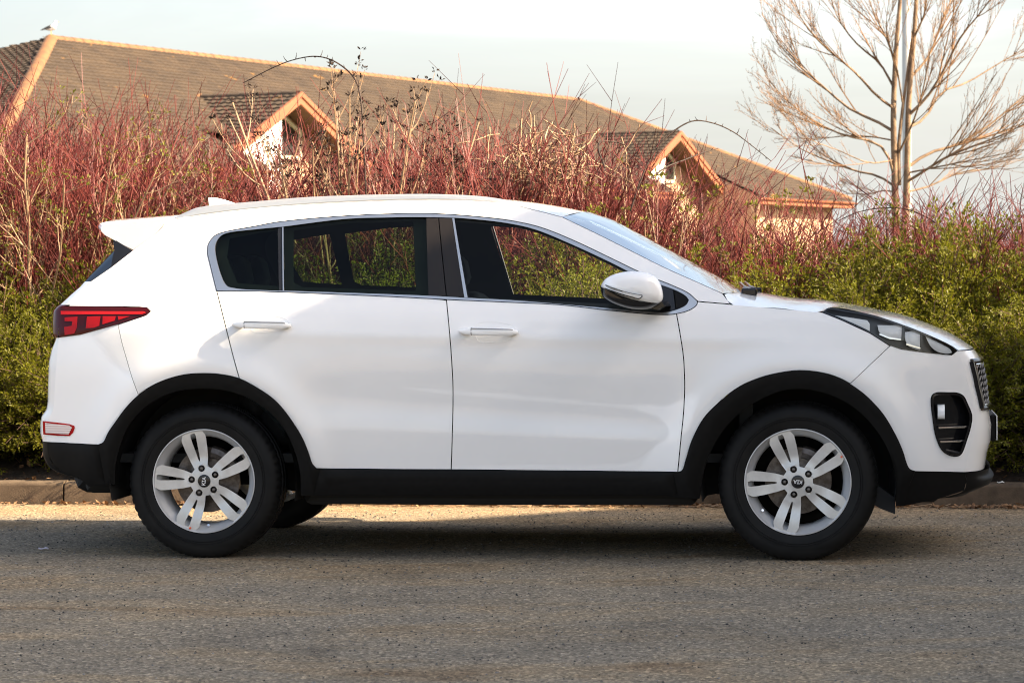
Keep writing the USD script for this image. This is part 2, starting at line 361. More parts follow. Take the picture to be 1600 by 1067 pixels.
plain("gull_wing", (0.035, 0.034, 0.034), 0.8)
plain("gull_bill", (0.60, 0.42, 0.05), 0.5)

# ------------------------------------------------------------------ the car
YAW, CAR_X, CAR_Y = 0.120, 0.0253, 13.556
cy_, sy_ = math.cos(YAW), math.sin(YAW)
CAR_F, CAR_L = np.array([cy_, -sy_, 0]), np.array([sy_, cy_, 0])
CAR_O = np.array([CAR_X, CAR_Y, 0])

def to_car(P):
    P = np.asarray(P) - CAR_O
    return np.stack([P @ CAR_F, P @ CAR_L, P[..., 2]], -1)

def car_at(px, py, Y):
    """Point on the car's lateral plane y = Y that the photograph shows at (px, py)."""
    d = ray(px, py)
    k = (Y - (EYE - CAR_O) @ CAR_L) / (d @ CAR_L)
    return to_car(EYE + d * np.asarray(k)[..., None])

def project(P):
    P = np.asarray(P, float)
    W = CAR_O + P[..., :1] * CAR_F + P[..., 1:2] * CAR_L + P[..., 2:] * np.array([0, 0, 1.0]) - EYE
    d = W @ FWD
    return 800 + FPX * (W @ RIGHT) / d, 533.5 - FPX * (W @ UP) / d

hub_r = car_at(np.array(319.0), np.array(752.9), -0.85)
hub_f = car_at(np.array(1246.6), np.array(754.2), -0.85)
XR, XF = float(hub_r[0]), float(hub_f[0])
ZH = 0.345
_z = [0.15, 0.30, 0.40, 0.52, 0.70, 0.85, 0.95, 1.03, 1.09, 1.15, 1.30, 1.45, 1.55, 1.60, 1.66]
_y = [0.825, 0.866, 0.885, 0.898, 0.909, 0.917, 0.914, 0.905, 0.888, 0.862, 0.790, 0.712, 0.652, 0.612, 0.54]
BASE = PchipInterpolator(_z, _y, extrapolate=True)
SCOOP = PchipInterpolator([-0.20, -0.10, -0.012, 0.0, 0.012, 0.05, 0.10, 0.135, 0.155, 0.18, 0.25, 0.38], [0, 0.0022, 0.0056, 0.0060, 0.0052, 0.0010, -0.0058, -0.0085, -0.0090, -0.0085, -0.0045, 0])
_c1, _c2 = car_at(np.array(511.0), np.array(670.0), -0.9), car_at(np.array(1045.0), np.array(690.5), -0.9)

def sstep(a, b, x):
    t = np.clip((x - a) / (b - a), 0, 1)
    return t * t * (3 - 2 * t)

def S(x, z):
    """Half width of the body side at (x, z)."""
    x, z = np.asarray(x, float), np.asarray(z, float)
    w = BASE(np.clip(z, 0.1, 1.75))
    zc = _c1[2] + (_c2[2] - _c1[2]) * (x - _c1[0]) / (_c2[0] - _c1[0])
    rel = z - zc
    stretch = 1.0 + 0.55 * np.clip((x - _c1[0]) / (_c2[0] - _c1[0]), 0, 1)
    rs = np.where(rel > 0, rel * stretch, rel)
    win = sstep(_c1[0] - 0.16, _c1[0] + 0.10, x) * (1 - sstep(_c2[0] - 0.16, _c2[0] + 0.12, x))
    w = w + np.where((rs > -0.20) & (rs < 0.38), SCOOP(np.clip(rs, -0.20, 0.38)), 0) * win
    w = w - 0.36 * np.maximum(0, x - 1.33) ** 2.6 * (1 + 0.5 * np.maximum(0, x - 1.9))
    w = w - 0.20 * np.maximum(0, -1.30 - x) ** 2.8
    w = w - 0.045 * sstep(1.1, 1.45, z) * np.maximum(0, -1.0 - x)
    for xh in (XR, XF):
        r = np.hypot(x - xh, z - ZH)
        w = w + 0.020 * np.exp(-((r - 0.51) / 0.085) ** 2) * sstep(0.1, 0.45, z)
    # shoulder line under the windows
    w = w + 0.004 * np.exp(-((z - 0.985 + 0.02 * x) / 0.03) ** 2) * sstep(-2.0, -1.2, x) * (1 - sstep(1.0, 1.8, x))
    return w

def side_xz(pts, off=0.0):
    """Pixels -> (x, z) on the near body side."""
    p = np.asarray(pts, float)
    Y = np.full(len(p), -0.90)
    for _ in range(12):
        q = car_at(p[:, 0], p[:, 1], Y)
        Y = -(np.clip(S(np.clip(q[:, 0], -2.3, 2.35), q[:, 2]), 0.3, 1.0) + off)
    return np.stack([q[:, 0], q[:, 2]], 1)

def side_pts(pts, off=0.0):
    q = side_xz(pts, off)
    return np.stack([q[:, 0], -(S(q[:, 0], q[:, 1]) + off), q[:, 1]], 1)

def fill(poly, h):
    """Triangulates a shapely polygon with inner points about h apart: (2D verts, faces, boundary loops)."""
    poly = shapely.segmentize(poly, h * 0.8)
    rings = [np.asarray(poly.exterior.coords)[:-1]] + [np.asarray(r.coords)[:-1] for r in poly.interiors]
    B = np.vstack(rings)
    x0, y0, x1, y1 = poly.bounds
    gx, gy = np.meshgrid(np.arange(x0 + h / 2, x1, h), np.arange(y0 + h / 2, y1, h * 0.87))
    gx = gx + (np.arange(gx.shape[0]) % 2)[:, None] * h / 2
    G = np.stack([gx.ravel(), gy.ravel()], 1)
    inner = poly.buffer(-h * 0.35)
    G = G[shapely.contains_xy(inner, G[:, 0], G[:, 1])] if not inner.is_empty else G[:0]
    V = np.vstack([B, G])
    tri = Delaunay(V).simplices
    c = V[tri].mean(1)
    keep = shapely.contains_xy(poly, c[:, 0], c[:, 1])
    a = V[tri]
    area = np.cross(a[:, 1] - a[:, 0], a[:, 2] - a[:, 0])
    tri = np.where((area < 0)[:, None], tri[:, ::-1], tri)[keep & (np.abs(area) > 1e-10)]
    loops, n = [], 0
    for r in rings:
        loops.append(np.arange(n, n + len(r))); n += len(r)
    return V, tri, loops

def biggest(p):
    return max(p.geoms, key=lambda g: g.area) if hasattr(p, "geoms") else p

def as_poly(pts, off=0.0):
    return biggest(Polygon(side_xz(pts, off)).buffer(0))

def panel(poly, off=0.0, gap=0.0022, depth=0.02, h=0.035, hole=None, dome=0.0):
    """A body panel on the near side from a polygon in (x, z), with edges turned inwards."""
    if not isinstance(poly, (Polygon, MultiPolygon)): poly = as_poly(poly, off)
    if hole is not None: poly = poly.difference(hole)
    poly = biggest(poly.buffer(-gap, join_style=2)) if gap else biggest(poly)
    V, F, loops = fill(poly, h)
    o = off if np.ndim(off) == 0 else 0
    Y = -(S(V[:, 0], V[:, 1]) + o)
    if dome:
        d = shapely.distance(poly.boundary, shapely.points(V))
        Y = Y - dome * (1 - np.exp(-d / 0.012))
    P = np.stack([V[:, 0], Y, V[:, 1]], 1)
    parts = [(P, F)]
    for L in loops:
        if depth:
            a = P[L]; b = a + [0, depth, 0]; r = a + [0, 0.0035, 0]
            cen = V[L]
            prev, nxt = np.roll(cen, 1, 0), np.roll(cen, -1, 0)
            t = nxt - prev; t /= np.linalg.norm(t, axis=1, keepdims=True) + 1e-12
            nrm = np.stack([t[:, 1], -t[:, 0]], 1)            # outwards for a counter-clockwise ring
            push = 0.0012
            r[:, 0] += nrm[:, 0] * push; r[:, 2] += nrm[:, 1] * push
            b[:, 0] += nrm[:, 0] * push; b[:, 2] += nrm[:, 1] * push
            n = len(L); ring = np.vstack([a, r, b]); i = np.arange(n); j = (i + 1) % n
            f = []
            for k in range(2):
                f.append(np.stack([k * n + i, (k + 1) * n + i, (k + 1) * n + j], 1)); f.append(np.stack([k * n + i, (k + 1) * n + j, k * n + j], 1))
            parts.append((ring, np.vstack(f)))
    m = cat(*parts)
    m.merge_vertices(digits_vertex=6)
    return m

CAR = thing("parked_car", CAR_O, -math.degrees(YAW), label="white five-door crossover car with tinted rear windows parked along the kerb", cat="car")
def both(name, m, mat, parent=None, smooth=35):
    par = CAR if parent is None else parent
    a = obj(name, m, mat, par, smooth)
    b = obj(name, mirror_y(m), mat, par, smooth)
    return a, b
def sub_both(name, m, mat, parents, smooth=35):
    obj(name, m, mat, parents[0], smooth); obj(name, mirror_y(m), mat, parents[1], smooth)

# traced outlines (pixels of the 1600 px photograph)
ARC_R = [(153.7, 694), (161, 690.5), (168.7, 675.5), (180, 659), (197, 636), (216, 617), (238, 602.5), (261, 592.5), (288, 585.5), (315, 583.4), (345, 585), (374, 591.5), (410, 611), (430, 626), (446, 644), (470, 680), (481, 705), (487.5, 724), (494, 731.5)]
ARC_F = [(1059, 737.5), (1066, 735), (1072, 718), (1081, 689), (1100, 653), (1122, 630), (1140, 614.5), (1161, 601), (1185, 591), (1210, 584), (1249, 578.8), (1288, 583), (1310, 590), (1328.6, 599.6), (1349, 614), (1366, 630), (1382, 649), (1395, 670.5), (1404, 688), (1411.5, 706), (1417.5, 725), (1422, 732.5), (1430, 735.5)]
IN_R = [(470, 774), (469, 740), (461, 706), (440, 664), (410, 635), (368, 614), (320, 607), (270, 613), (232, 632), (203, 662), (188, 695), (180, 730), (180, 757)]
IN_F = [(1093, 779), (1098, 745), (1106, 716), (1129, 674), (1161, 641), (1210, 614), (1242.5, 607.5), (1281.5, 612), (1327, 631.5), (1363, 664), (1389, 706), (1398, 742), (1400, 790)]
DLO_TOP = [(338.6, 454.5), (324, 395.5), (325.5, 382), (333, 370.5), (344, 364.5), (400, 353.5), (435, 347), (537.5, 337.7), (616, 334.3), (684.5, 334.3), (749, 339), (795.5, 344.6), (845, 355.6), (900, 377.6), (955, 403.8), (1010, 430), (1051, 446.4), (1076, 458.5), (1090, 471)]
DLO_BOT = [(1090, 471), (1088, 477), (1076, 485), (1057, 490), (1037.5, 491.8), (955, 485), (872.5, 476), (801, 472.5), (698, 468), (616, 463.7), (485, 458), (380, 454.5), (338.6, 454.5)]
IN_TOP = [(362, 449), (356, 447), (349, 437.5), (337.5, 397), (337.5, 382), (344, 370.5), (354, 365), (400, 359), (441.7, 354.8), (537.5, 343), (600, 340.6), (668.7, 340.2), (710, 341), (749, 344), (790, 349), (834, 358.5), (889, 380.5), (955, 411), (1002, 434.5), (1058, 455), (1072, 463.5), (1076, 469)]
IN_BOT = [(1076, 469), (1072, 476), (1057, 483.5), (1037, 487.6), (941, 480.2), (801, 468.6), (732, 465), (669, 461.5), (485, 455), (380, 451.5), (362, 449)]
GAP_REAR = [(338.6, 454.5), (353, 512), (365, 559.5), (374, 591.5)]
GAP_MID = [(697.6, 469), (702, 515), (705.5, 559.5), (707.8, 605), (707.2, 660), (705, 733.5)]
GAP_FRONT = [(1057, 490), (1063, 524), (1068, 559), (1069.8, 605), (1068, 645), (1064, 685), (1059, 737.5)]
WS_EDGE = [(878, 339), (927.5, 362.5), (982.5, 390), (1037.5, 417.5), (1092.5, 442), (1129, 458.5)]
ROOF_EDGE = [(258, 345), (300, 339), (400, 326.5), (560, 315.5), (700, 312.5), (790, 318), (831, 327), (878, 339)]
BUMP_R = [(184, 507), (190, 535), (197, 559.5), (206, 590), (216, 617)]
def part_of(curve, a, b):
    c = np.asarray(curve, float)
    i = int(np.argmin(np.hypot(*(c - a).T))); j = int(np.argmin(np.hypot(*(c - b).T)))
    return c[i:j + 1] if i <= j else c[j:i + 1][::-1]
A_R, A_F, I_R, I_F = spline(ARC_R), spline(ARC_F), spline(IN_R), spline(IN_F)
DT, DB = np.vstack([np.asarray(DLO_TOP[:2]), spline(DLO_TOP[1:])]), spline(DLO_BOT)
IT, IB = spline(IN_TOP), spline(IN_BOT)
LAMP_R_TOP = [(95, 478.2), (107.6, 478.6), (218, 479.8), (229.7, 481), (235, 486.5)]
LAMP_R_BOT = [(235, 486.5), (228, 492.5), (184, 507), (126, 523), (92, 527.5)]
HL_BOT = [(1285, 488), (1314, 499.5), (1359.5, 520.5), (1392, 540.5), (1408, 546), (1437.5, 550.3), (1487, 555.2), (1496, 548.5)]
HL_TOP = [(1285, 488), (1294.5, 481), (1320, 484.3), (1359.5, 491.5), (1405, 505.8), (1447, 522), (1486, 540), (1496, 548.5)]
EDGE_F = [(1496, 548.5), (1505, 570), (1512, 600), (1520, 622), (1525, 648), (1524, 665), (1518, 690), (1512, 712), (1508, 737)]
EDGE_R = [(92, 527.5), (89, 560), (86, 600), (83, 640), (76, 655), (73, 672), (74, 690)]

DLO_O = biggest(Polygon(side_xz(np.vstack([DT, DB[1:-1]]))).buffer(0))
DLO_I = biggest(Polygon(side_xz(np.vstack([IT, IB[1:-1]]))).buffer(0))

belt = lambda a, b: part_of(DB, a, b)
rear_door = np.vstack([spline(GAP_REAR), part_of(A_R, (374, 591.5), (494, 731.5)), [(520, 732.5)], spline(GAP_MID)[::-1], belt((698, 468), (338.6, 454.5))[1:]])
front_door = np.vstack([spline(GAP_MID), spline(GAP_FRONT)[::-1], belt((1057, 490), (698, 468))[1:]])
fender = np.vstack([spline(GAP_FRONT), part_of(A_F, (1059, 737.5), (1328.6, 599.6)), [(1391, 540.5)], np.array(HL_BOT[:3])[::-1], [(1215, 481.6), (1142, 475.4), (1091, 471.2)], belt((1090, 471), (1057, 490))[1:-1]])
body_side = np.vstack([[(1091, 471.2), (1142, 475.4), (1129, 458.5)], spline(WS_EDGE)[::-1][1:], spline(ROOF_EDGE)[::-1][1:], [(254.6, 353.5), (247, 362), (236, 370.5), (207, 391.5), (173, 418), (141.7, 439.6), (139, 442), (107.6, 477.5)],
                       np.array(LAMP_R_TOP)[1:], [(228, 492.5), (184, 507)], spline(BUMP_R)[1:], part_of(A_R, (216, 617), (374, 591.5)), spline(GAP_REAR)[::-1][1:], DT[1:-1]])
rear_bumper = np.vstack([np.array(LAMP_R_BOT)[2:], spline(EDGE_R)[1:], [(153.7, 694)], part_of(A_R, (153.7, 694), (216, 617)), spline(BUMP_R)[::-1][1:-1]])
front_bumper = np.vstack([[(1328.6, 599.6), (1391, 540.8)], np.array(HL_BOT)[3:-1], EDGE_F[:1], spline(EDGE_F)[1:], [(1430, 735.5)], part_of(A_F, (1430, 735.5), (1328.6, 599.6))])
FOG = np.array([(1455, 640), (1454.5, 622), (1457, 616), (1463.5, 612.8), (1480, 612.6), (1497.6, 613.6), (1506, 618.5), (1513, 632), (1519, 648), (1518, 664), (1511, 688), (1504, 707), (1499, 712), (1492, 713.2), (1483, 711.5), (1472, 704), (1462, 683)])
FOG_P = as_poly(spline(np.vstack([FOG, FOG[:1]])))
REFL = np.array([(66.5, 657.5), (90, 660), (108, 662.3), (116, 665), (117, 668), (114, 676), (109, 681), (90, 680.5), (67.5, 678.5)])

doors = both("rear_door", panel(rear_door, h=0.013), "white_paint")
doors_f = both("front_door", panel(front_door, h=0.013), "white_paint")
fend = both("front_fender", panel(fender, h=0.022), "white_paint")
sides = both("body_side", panel(body_side, h=0.022, depth=0.012), "white_paint")

# dark shell just under the panels, so that the shut lines read as gaps
shell = unary_union([as_poly(p).buffer(0.006) for p in (rear_door, front_door, fender, body_side, rear_bumper, front_bumper)])
shell = biggest(shell.difference(DLO_I.buffer(-0.004)).difference(FOG_P.buffer(0.004)).buffer(-0.012))
both("inner_panel", panel(shell, off=-0.016, gap=0, depth=0, h=0.06), "under_dark")

# chrome window surround, pillars, glass
chrome_p = DLO_O.difference(DLO_I)
both("window_trim", panel(chrome_p, off=0.003, gap=0.0015, depth=0.012, h=0.02), "satin_chrome")
pil1 = as_poly([(666, 338), (684.7, 338), (697.4, 466), (669.5, 466)]).intersection(DLO_I)
pil2 = as_poly([(685.7, 338), (706, 338), (725.5, 467), (698.6, 467)]).intersection(DLO_I)
div = as_poly([(434, 352), (440.6, 352), (441.6, 457), (436, 457)]).intersection(DLO_I)
strip1 = as_poly([(441.0, 352), (442.9, 352), (443.9, 457), (442.0, 457)]).intersection(DLO_I)
strip2 = as_poly([(706.3, 338), (709.4, 338), (731.0, 467), (726, 467)]).intersection(DLO_I)
sail1 = as_poly([(1018, 424), (1045, 436), (1051.5, 452), (1057, 495), (1030, 495), (1033, 470)]).intersection(DLO_I)
sail2 = as_poly([(1052.3, 440), (1090, 455), (1090, 495), (1057.8, 495)]).intersection(DLO_I)
for pp in (pil1, pil2): both("pillar_cover", panel(pp, off=0.0, gap=0.0006, depth=0.02, h=0.03), "applique")
both("window_divider", panel(div, off=-0.002, gap=0.0, depth=0.01, h=0.03), "gloss_black")
for pp in (strip1, strip2): both("window_channel", panel(pp, off=0.001, gap=0, depth=0.01, h=0.03), "satin_chrome")
for pp in (sail1, sail2): both("mirror_sail", panel(pp, off=0.0, gap=0.0006, depth=0.02, h=0.03), "gloss_black" if pp is sail1 else "black_plastic")
rest = DLO_I.difference(unary_union([pil1, pil2, div, strip1, strip2, sail1, sail2]))
gl = sorted([g for g in getattr(rest, "geoms", [rest]) if g.area > 0.01], key=lambda g: g.centroid.x)
for g, mname, nm in zip(gl, ("glass_privacy", "glass_privacy", "glass_clear"), ("quarter_window", "rear_side_window", "front_side_window")):
    both(nm, panel(g, off=-0.006, gap=0, depth=0, h=0.05), mname)

# lower black cladding
clad_r = np.vstack([A_R, [(494, 731.5), (500, 732.0), (489, 774)], I_R, [(165, 757)]])
clad_f = np.vstack([A_F, [(1430, 735.5), (1420, 760), (1412, 790)], I_F[::-1], [(1060, 777), (1052, 737.6)]])
sill = [(500, 732.0), (520, 733.0), (705, 734), (1052, 737.7), (1060, 777), (1042, 774), (489, 774)]
low_rear = [(74, 690), (153.7, 694.5), (165, 757), (139, 760), (124, 747), (100, 738.5), (85, 728), (76, 711)]
low_front = [(1430, 736), (1508, 737.5), (1510, 752), (1506, 766), (1470, 778), (1412, 790), (1420, 760)]
def thick(poly_px, off, **kw): return panel(poly_px, off=off, **kw)
both("arch_cladding", thick(clad_r, 0.012, gap=0.0, depth=0.07, h=0.03, dome=0.008), "black_plastic")
both("arch_cladding", thick(clad_f, 0.012, gap=0.0, depth=0.07, h=0.03, dome=0.008), "black_plastic")
both("sill_cladding", thick(sill, 0.008, gap=0.0, depth=0.08, h=0.03, dome=0.012), "black_plastic")
both("lower_bumper_side", thick(low_rear, 0.004, gap=0.0, depth=0.05, h=0.03, dome=0.006), "black_plastic")
both("lower_bumper_side", thick(low_front, 0.002, gap=0.0, depth=0.05, h=0.03), "black_plastic")

# front and rear faces: at each height a curve from the side edge to the middle
def solve_end(edge_px, sil, sgn, nq=9, zs=None, flat=1.0, zlo=None, zhi=None, n=40):
    """Grid (level, q) from the traced side edge to the car's middle, its outline meeting the traced silhouette sil [(py, px)]."""
    e = spline(edge_px); P = side_pts(e)
    o = np.argsort(P[:, 2]); P = P[o]
    zz = np.linspace(P[0, 2] if zlo is None else zlo, P[-1, 2] if zhi is None else zhi, n)
    xe, pye = np.interp(zz, P[:, 2], P[:, 0]), None
    ye = S(xe, zz)
    slope = (S(xe + sgn * 0.01, zz) - S(xe - sgn * 0.01, zz)) / 0.02       # dy/dx along the outward direction
    sil = np.array(sorted(sil)); G = np.zeros((n, nq, 3))
    q = np.linspace(0, 1, nq)
    for i in range(n):
        lo, hi = 0.0, 0.9
        for _ in range(26):
            L = (lo + hi) / 2
            xm = xe[i] + sgn * L
            run = min(L * 0.9, ye[i] * 0.9 / max(abs(slope[i]), 0.15))
            P0, P1, P2 = np.array([xe[i], -ye[i]]), np.array([xe[i] + sgn * run, -ye[i] + run * abs(slope[i])]), np.array([xm, 0.0])
            P1b = np.array([xm, P1[1] * 0.72])
            c = ((1 - q)**3)[:, None] * P0 + (3 * q * (1 - q)**2)[:, None] * P1 + (3 * q * q * (1 - q))[:, None] * P1b + (q**3)[:, None] * P2
            pts = np.stack([c[:, 0], c[:, 1], np.full(nq, zz[i])], 1)
            px, py = project(pts)
            k = np.argmax(px * sgn)
            target = np.interp(py[k], sil[:, 0], sil[:, 1])
            if (px[k] - target) * sgn > 0: hi = L
            else: lo = L
        G[i] = pts
    return G

def whole(G):
    """Adds the mirrored half."""
    H = G[:, ::-1].copy(); H[..., 1] *= -1
    return np.concatenate([G, H[:, 1:]], 1)

SIL_F = [(540, 1515), (548, 1524), (559, 1531), (580, 1535), (595, 1538), (625, 1541), (640, 1545), (664, 1549), (686, 1548), (702, 1543), (720, 1540), (737, 1538)]
GF = whole(solve_end(EDGE_F, SIL_F, 1, nq=12))
fb_mesh = cat(grid_mesh(GF), panel(front_bumper, hole=FOG_P, gap=0, depth=0), mirror_y(panel(front_bumper, hole=FOG_P, gap=0, depth=0)))
obj("front_bumper", fb_mesh, "white_paint", CAR, 40)
SIL_R = [(520, 84), (529, 88), (545, 81), (565, 76.5), (600, 75), (628, 74.5), (640, 72.5), (650, 65), (660, 63.2), (677, 63), (688, 66.5)]
GR = whole(solve_end(EDGE_R, SIL_R, -1, nq=12))
rb_mesh = cat(grid_mesh(GR, True), panel(rear_bumper, gap=0, depth=0), mirror_y(panel(rear_bumper, gap=0, depth=0)))
obj("rear_bumper", rb_mesh, "white_paint", CAR, 40)
SIL_RL = [(683, 66), (690, 66.5), (711, 67), (728, 75), (739, 94), (747, 124), (760, 139)]
GRL = whole(solve_end([(74, 690), (76, 711), (85, 728), (100, 738.5), (124, 747), (139, 760)], SIL_RL, -1, nq=10, n=14))
obj("lower_rear_bumper", grid_mesh(GRL, True), "black_plastic", CAR, 40)
SIL_FL = [(735, 1541), (722, 1540), (729, 1551), (739, 1553), (750, 1549), (756, 1538), (763, 1522), (778, 1470)]
GFL = whole(solve_end([(1508, 737), (1510, 752), (1506, 766), (1470, 778)], SIL_FL, 1, nq=10, n=12))
obj("lower_front_lip", grid_mesh(GFL), "black_plastic", CAR, 40)

# tail: lamps wrap round, tailgate between, glass above
SIL_T = [(385, 181), (391, 178), (410, 160), (432, 139), (448, 125.5), (458.5, 113), (477, 93), (486, 84), (505, 83), (524, 84), (528, 88)]
TE = [(207, 391.5), (173, 418), (141.7, 439.6), (139, 442), (107.6, 477.5), (98, 480), (95, 500), (92, 527.5)]
GT = whole(solve_end(TE, SIL_T, -1, nq=14, n=46))
zrow = GT[:, 0, 2]
z_lamp_top, z_lamp_bot, z_glass = side_xz([(107.6, 478.6)])[0, 1], side_xz([(92, 527.5)])[0, 1], side_xz([(141.7, 440)])[0, 1]
r0, r1 = int(np.searchsorted(zrow, z_lamp_top)), int(np.searchsorted(zrow, z_glass))
obj("tailgate", cat(grid_mesh(GT[r0:r1 + 1], True), grid_mesh(GT[:r0 + 1, 7:-7], True)), "white_paint", CAR, 40)
obj("rear_window", grid_mesh(GT[r1:], True), "glass_back", CAR, 40)
lamp_side = as_poly(np.vstack([LAMP_R_TOP, np.array(LAMP_R_BOT)[1:]]))
lm = cat(panel(lamp_side, off=0.004, gap=0.0012, depth=0.02, h=0.015, dome=0.004), grid_mesh(GT[:r0 + 1, :8] + np.array([-0.004, -0.002, 0]), True))
lamps = both("tail_lamp", lm, "red_dark")
def on_lamp(px, mat, nm, off=0.0095): sub_both(nm, panel(px, off=off, gap=0, depth=0.004, h=0.012), mat, lamps)
on_lamp([(95, 486), (225, 486.5), (228, 488.5), (222, 490.8), (190, 491), (95, 491.5)], "red_bright", "light_bar")
on_lamp([(101, 496), (121, 494.5), (120, 512), (116, 521), (101, 523.5), (100, 511), (112, 509), (113, 502), (101, 502)], "lens_red", "lamp_segment")
on_lamp([(136, 494.5), (157, 494), (155, 509), (147, 512), (134, 513)], "lens_red", "lamp_segment")
on_lamp([(160.5, 494), (181, 494), (179, 501), (160, 507)], "lens_red", "lamp_segment")
on_lamp([(184, 494), (203, 494), (185, 500)], "lens_red", "lamp_segment")
rf = both("rear_reflector", panel(REFL, off=0.003, gap=0, depth=0.01, h=0.012, dome=0.003), "lens_red")
sub_both("clear_lens", panel([(70.2, 660.5), (108.5, 664.6), (112.3, 667.8), (107.2, 678.3), (71.2, 676.6)], off=0.0075, gap=0, depth=0.003, h=0.012), "reflector_clear", rf)
both("pillar_garnish", panel([(175.8, 372), (207, 391.8), (173, 418.2), (176, 400), (178.5, 392)], off=0.001, gap=0.0006, depth=0.03, h=0.02), "gloss_black")

# roof, windscreen, bonnet: lofts from the edge line to the crown
def loft(edge_px, crown_px, yc=-0.30, n=24, nq=9, power=2.0, off=0.0):
    def resample(c, n):
        s = np.r_[0, np.cumsum(np.linalg.norm(np.diff(c, axis=0), axis=1))]
        return np.stack([np.interp(np.linspace(0, s[-1], n), s, c[:, k]) for k in range(c.shape[1])], 1)
    E = resample(side_pts(spline(edge_px), off), n)
    cp = spline(crown_px); C = resample(car_at(cp[:, 0], cp[:, 1], yc), n)
    q = np.linspace(0, 1, nq)[None, :, None]
    yy = E[:, None, 1:2] * (1 - q)
    k0 = 1 - (np.abs(yc) / np.abs(E[:, 1]))                    # share of the way reached at the crown line
    w = lambda t: 1 - (1 - t) ** power
    scale = 1 / np.maximum(w(k0), 0.2)[:, None, None]
    xz = E[:, None, [0, 2]] + (C[:, None, [0, 2]] - E[:, None, [0, 2]]) * w(q) * scale
    return whole(np.concatenate([xz[..., :1], yy, xz[..., 1:]], -1))
G_roof = loft(ROOF_EDGE, [(262, 341), (300, 333.5), (400, 320), (560, 309), (700, 307), (801, 313), (845, 319), (878, 325), (908, 331.5)], n=30, power=2.6)
obj("roof", grid_mesh(G_roof), "white_paint", CAR, 40)
G_ws = loft(WS_EDGE, [(909, 332), (944, 344.6), (982.5, 364), (1037.5, 392.8), (1079, 414.8), (1112.5, 432.5), (1145, 450), (1158, 456)], n=40, nq=21, power=2.0, off=-0.002)
obj("windscreen", grid_mesh(G_ws), "glass_screen", CAR, 40)
HOOD_E = [(1132, 460), (1142, 475.2), (1215, 481.2), (1285, 487.6), (1294.5, 480.6), (1359.5, 491), (1405, 505.3), (1447, 521.5), (1486, 539.5), (1497, 547)]
G_hood = loft(HOOD_E, [(1150, 455), (1177.5, 458.5), (1229.5, 466.6), (1288, 471.5), (1340, 479.6), (1372.5, 486), (1411.5, 494), (1454, 509), (1490, 525), (1520, 544)], n=34, nq=10, power=2.4)
obj("bonnet", grid_mesh(G_hood), "white_paint", CAR, 40)

# spoiler
sp = np.array([(262, 343), (254.6, 353.5), (247, 362), (236, 370.5), (207, 391.5), (185, 379), (166, 367.5), (161.8, 362), (161.6, 358), (164.5, 353.3), (172, 350.9), (220, 346.5)])
def sp_ring(y, dx, dz, sc):
    c = side_pts(sp, 0.0); r = np.stack([c[:, 0], np.full(len(c), y), c[:, 2]], 1)
    tip = (r[:, 0] - r[0, 0]) / (r[:, 0].min() - r[0, 0])
    r[:, 0] += dx * tip; r[:, 2] += dz
    return r
ys0 = float(S(side_xz([(200, 370)])[0, 0], side_xz([(200, 370)])[0, 1]))
rings = [sp_ring(-ys0 - 0.002, 0, 0, 1), sp_ring(-ys0 * 0.9, -0.03, 0.012, 1), sp_ring(-ys0 * 0.5, -0.06, 0.028, 1), sp_ring(0, -0.07, 0.034, 1)]
rings = np.array(rings + [r * [1, -1, 1] for r in rings[-2::-1]])
sg = np.concatenate([rings, rings[:, :1]], 1)
sm = grid_mesh(sg); cap = rings[0]; cf = trimesh.creation.triangulate_polygon(Polygon(cap[:, [0, 2]]), engine="earcut")
cv = np.stack([cf[0][:, 0], np.full(len(cf[0]), cap[0, 1]), cf[0][:, 1]], 1)
obj("rear_spoiler", cat(sm, (cv, cf[1]), (cv * [1, -1, 1], np.asarray(cf[1])[:, ::-1])), "white_paint", CAR, 30)

# head lamps
HL_P = as_poly(np.vstack([spline(HL_TOP), spline(HL_BOT)[::-1][1:-1]]))
hl = both("head_lamp", panel(HL_P, off=-0.045, gap=0.0, depth=-0.045, h=0.03), "lamp_grey")
def on_hl(px, mat, nm, off=-0.03, dome=0.0, depth=0.012, smooth_it=True):
    c = np.array(px); c = spline(np.vstack([c, c[:1]])) if smooth_it else c
    sub_both(nm, panel(as_poly(c, off).intersection(HL_P.buffer(-0.004)), off=off, gap=0, depth=depth, h=0.012, dome=dome), mat, hl)
on_hl([(1304, 492.8), (1330, 496.5), (1355, 500.5), (1359, 506), (1359, 518), (1350, 515), (1330, 505)], "white_lamp", "indicator", dome=0.004, smooth_it=False, off=-0.014)
on_hl([(1371, 508), (1390, 508.3), (1411, 509), (1411.5, 520), (1408, 531), (1395, 529.5), (1383, 527), (1374, 519)], "lamp_silver", "projector", dome=0.012, off=-0.016)
on_hl([(1414, 519), (1440, 516.5), (1441, 530), (1440, 546.5), (1430, 545), (1419, 540), (1414, 529)], "lamp_silver", "projector", dome=0.012, off=-0.016)
on_hl([(1446, 525), (1458, 531), (1474, 539), (1484, 545), (1487, 551), (1478, 552.5), (1465, 549.5), (1455, 542), (1449, 532)], "white_lamp", "side_light", dome=0.008, off=-0.014)
on_hl([(1413, 513), (1425, 514), (1441, 519), (1446, 524), (1430, 518)], "chrome", "bezel", off=-0.02)
on_hl([(1409.5, 509.5), (1413.2, 510), (1413.2, 532), (1408.5, 532)], "gloss_black", "lamp_divider", off=-0.008, smooth_it=False)
on_hl([(1437.5, 517), (1441.5, 518), (1441.5, 546), (1437.5, 546)], "lamp_grey", "lamp_divider", off=-0.008, smooth_it=False)
on_hl([(1374, 521), (1390, 527.2), (1408, 529.8), (1408, 531.6), (1390, 529.6), (1374, 523)], "chrome", "lamp_trim", off=-0.007, smooth_it=False)
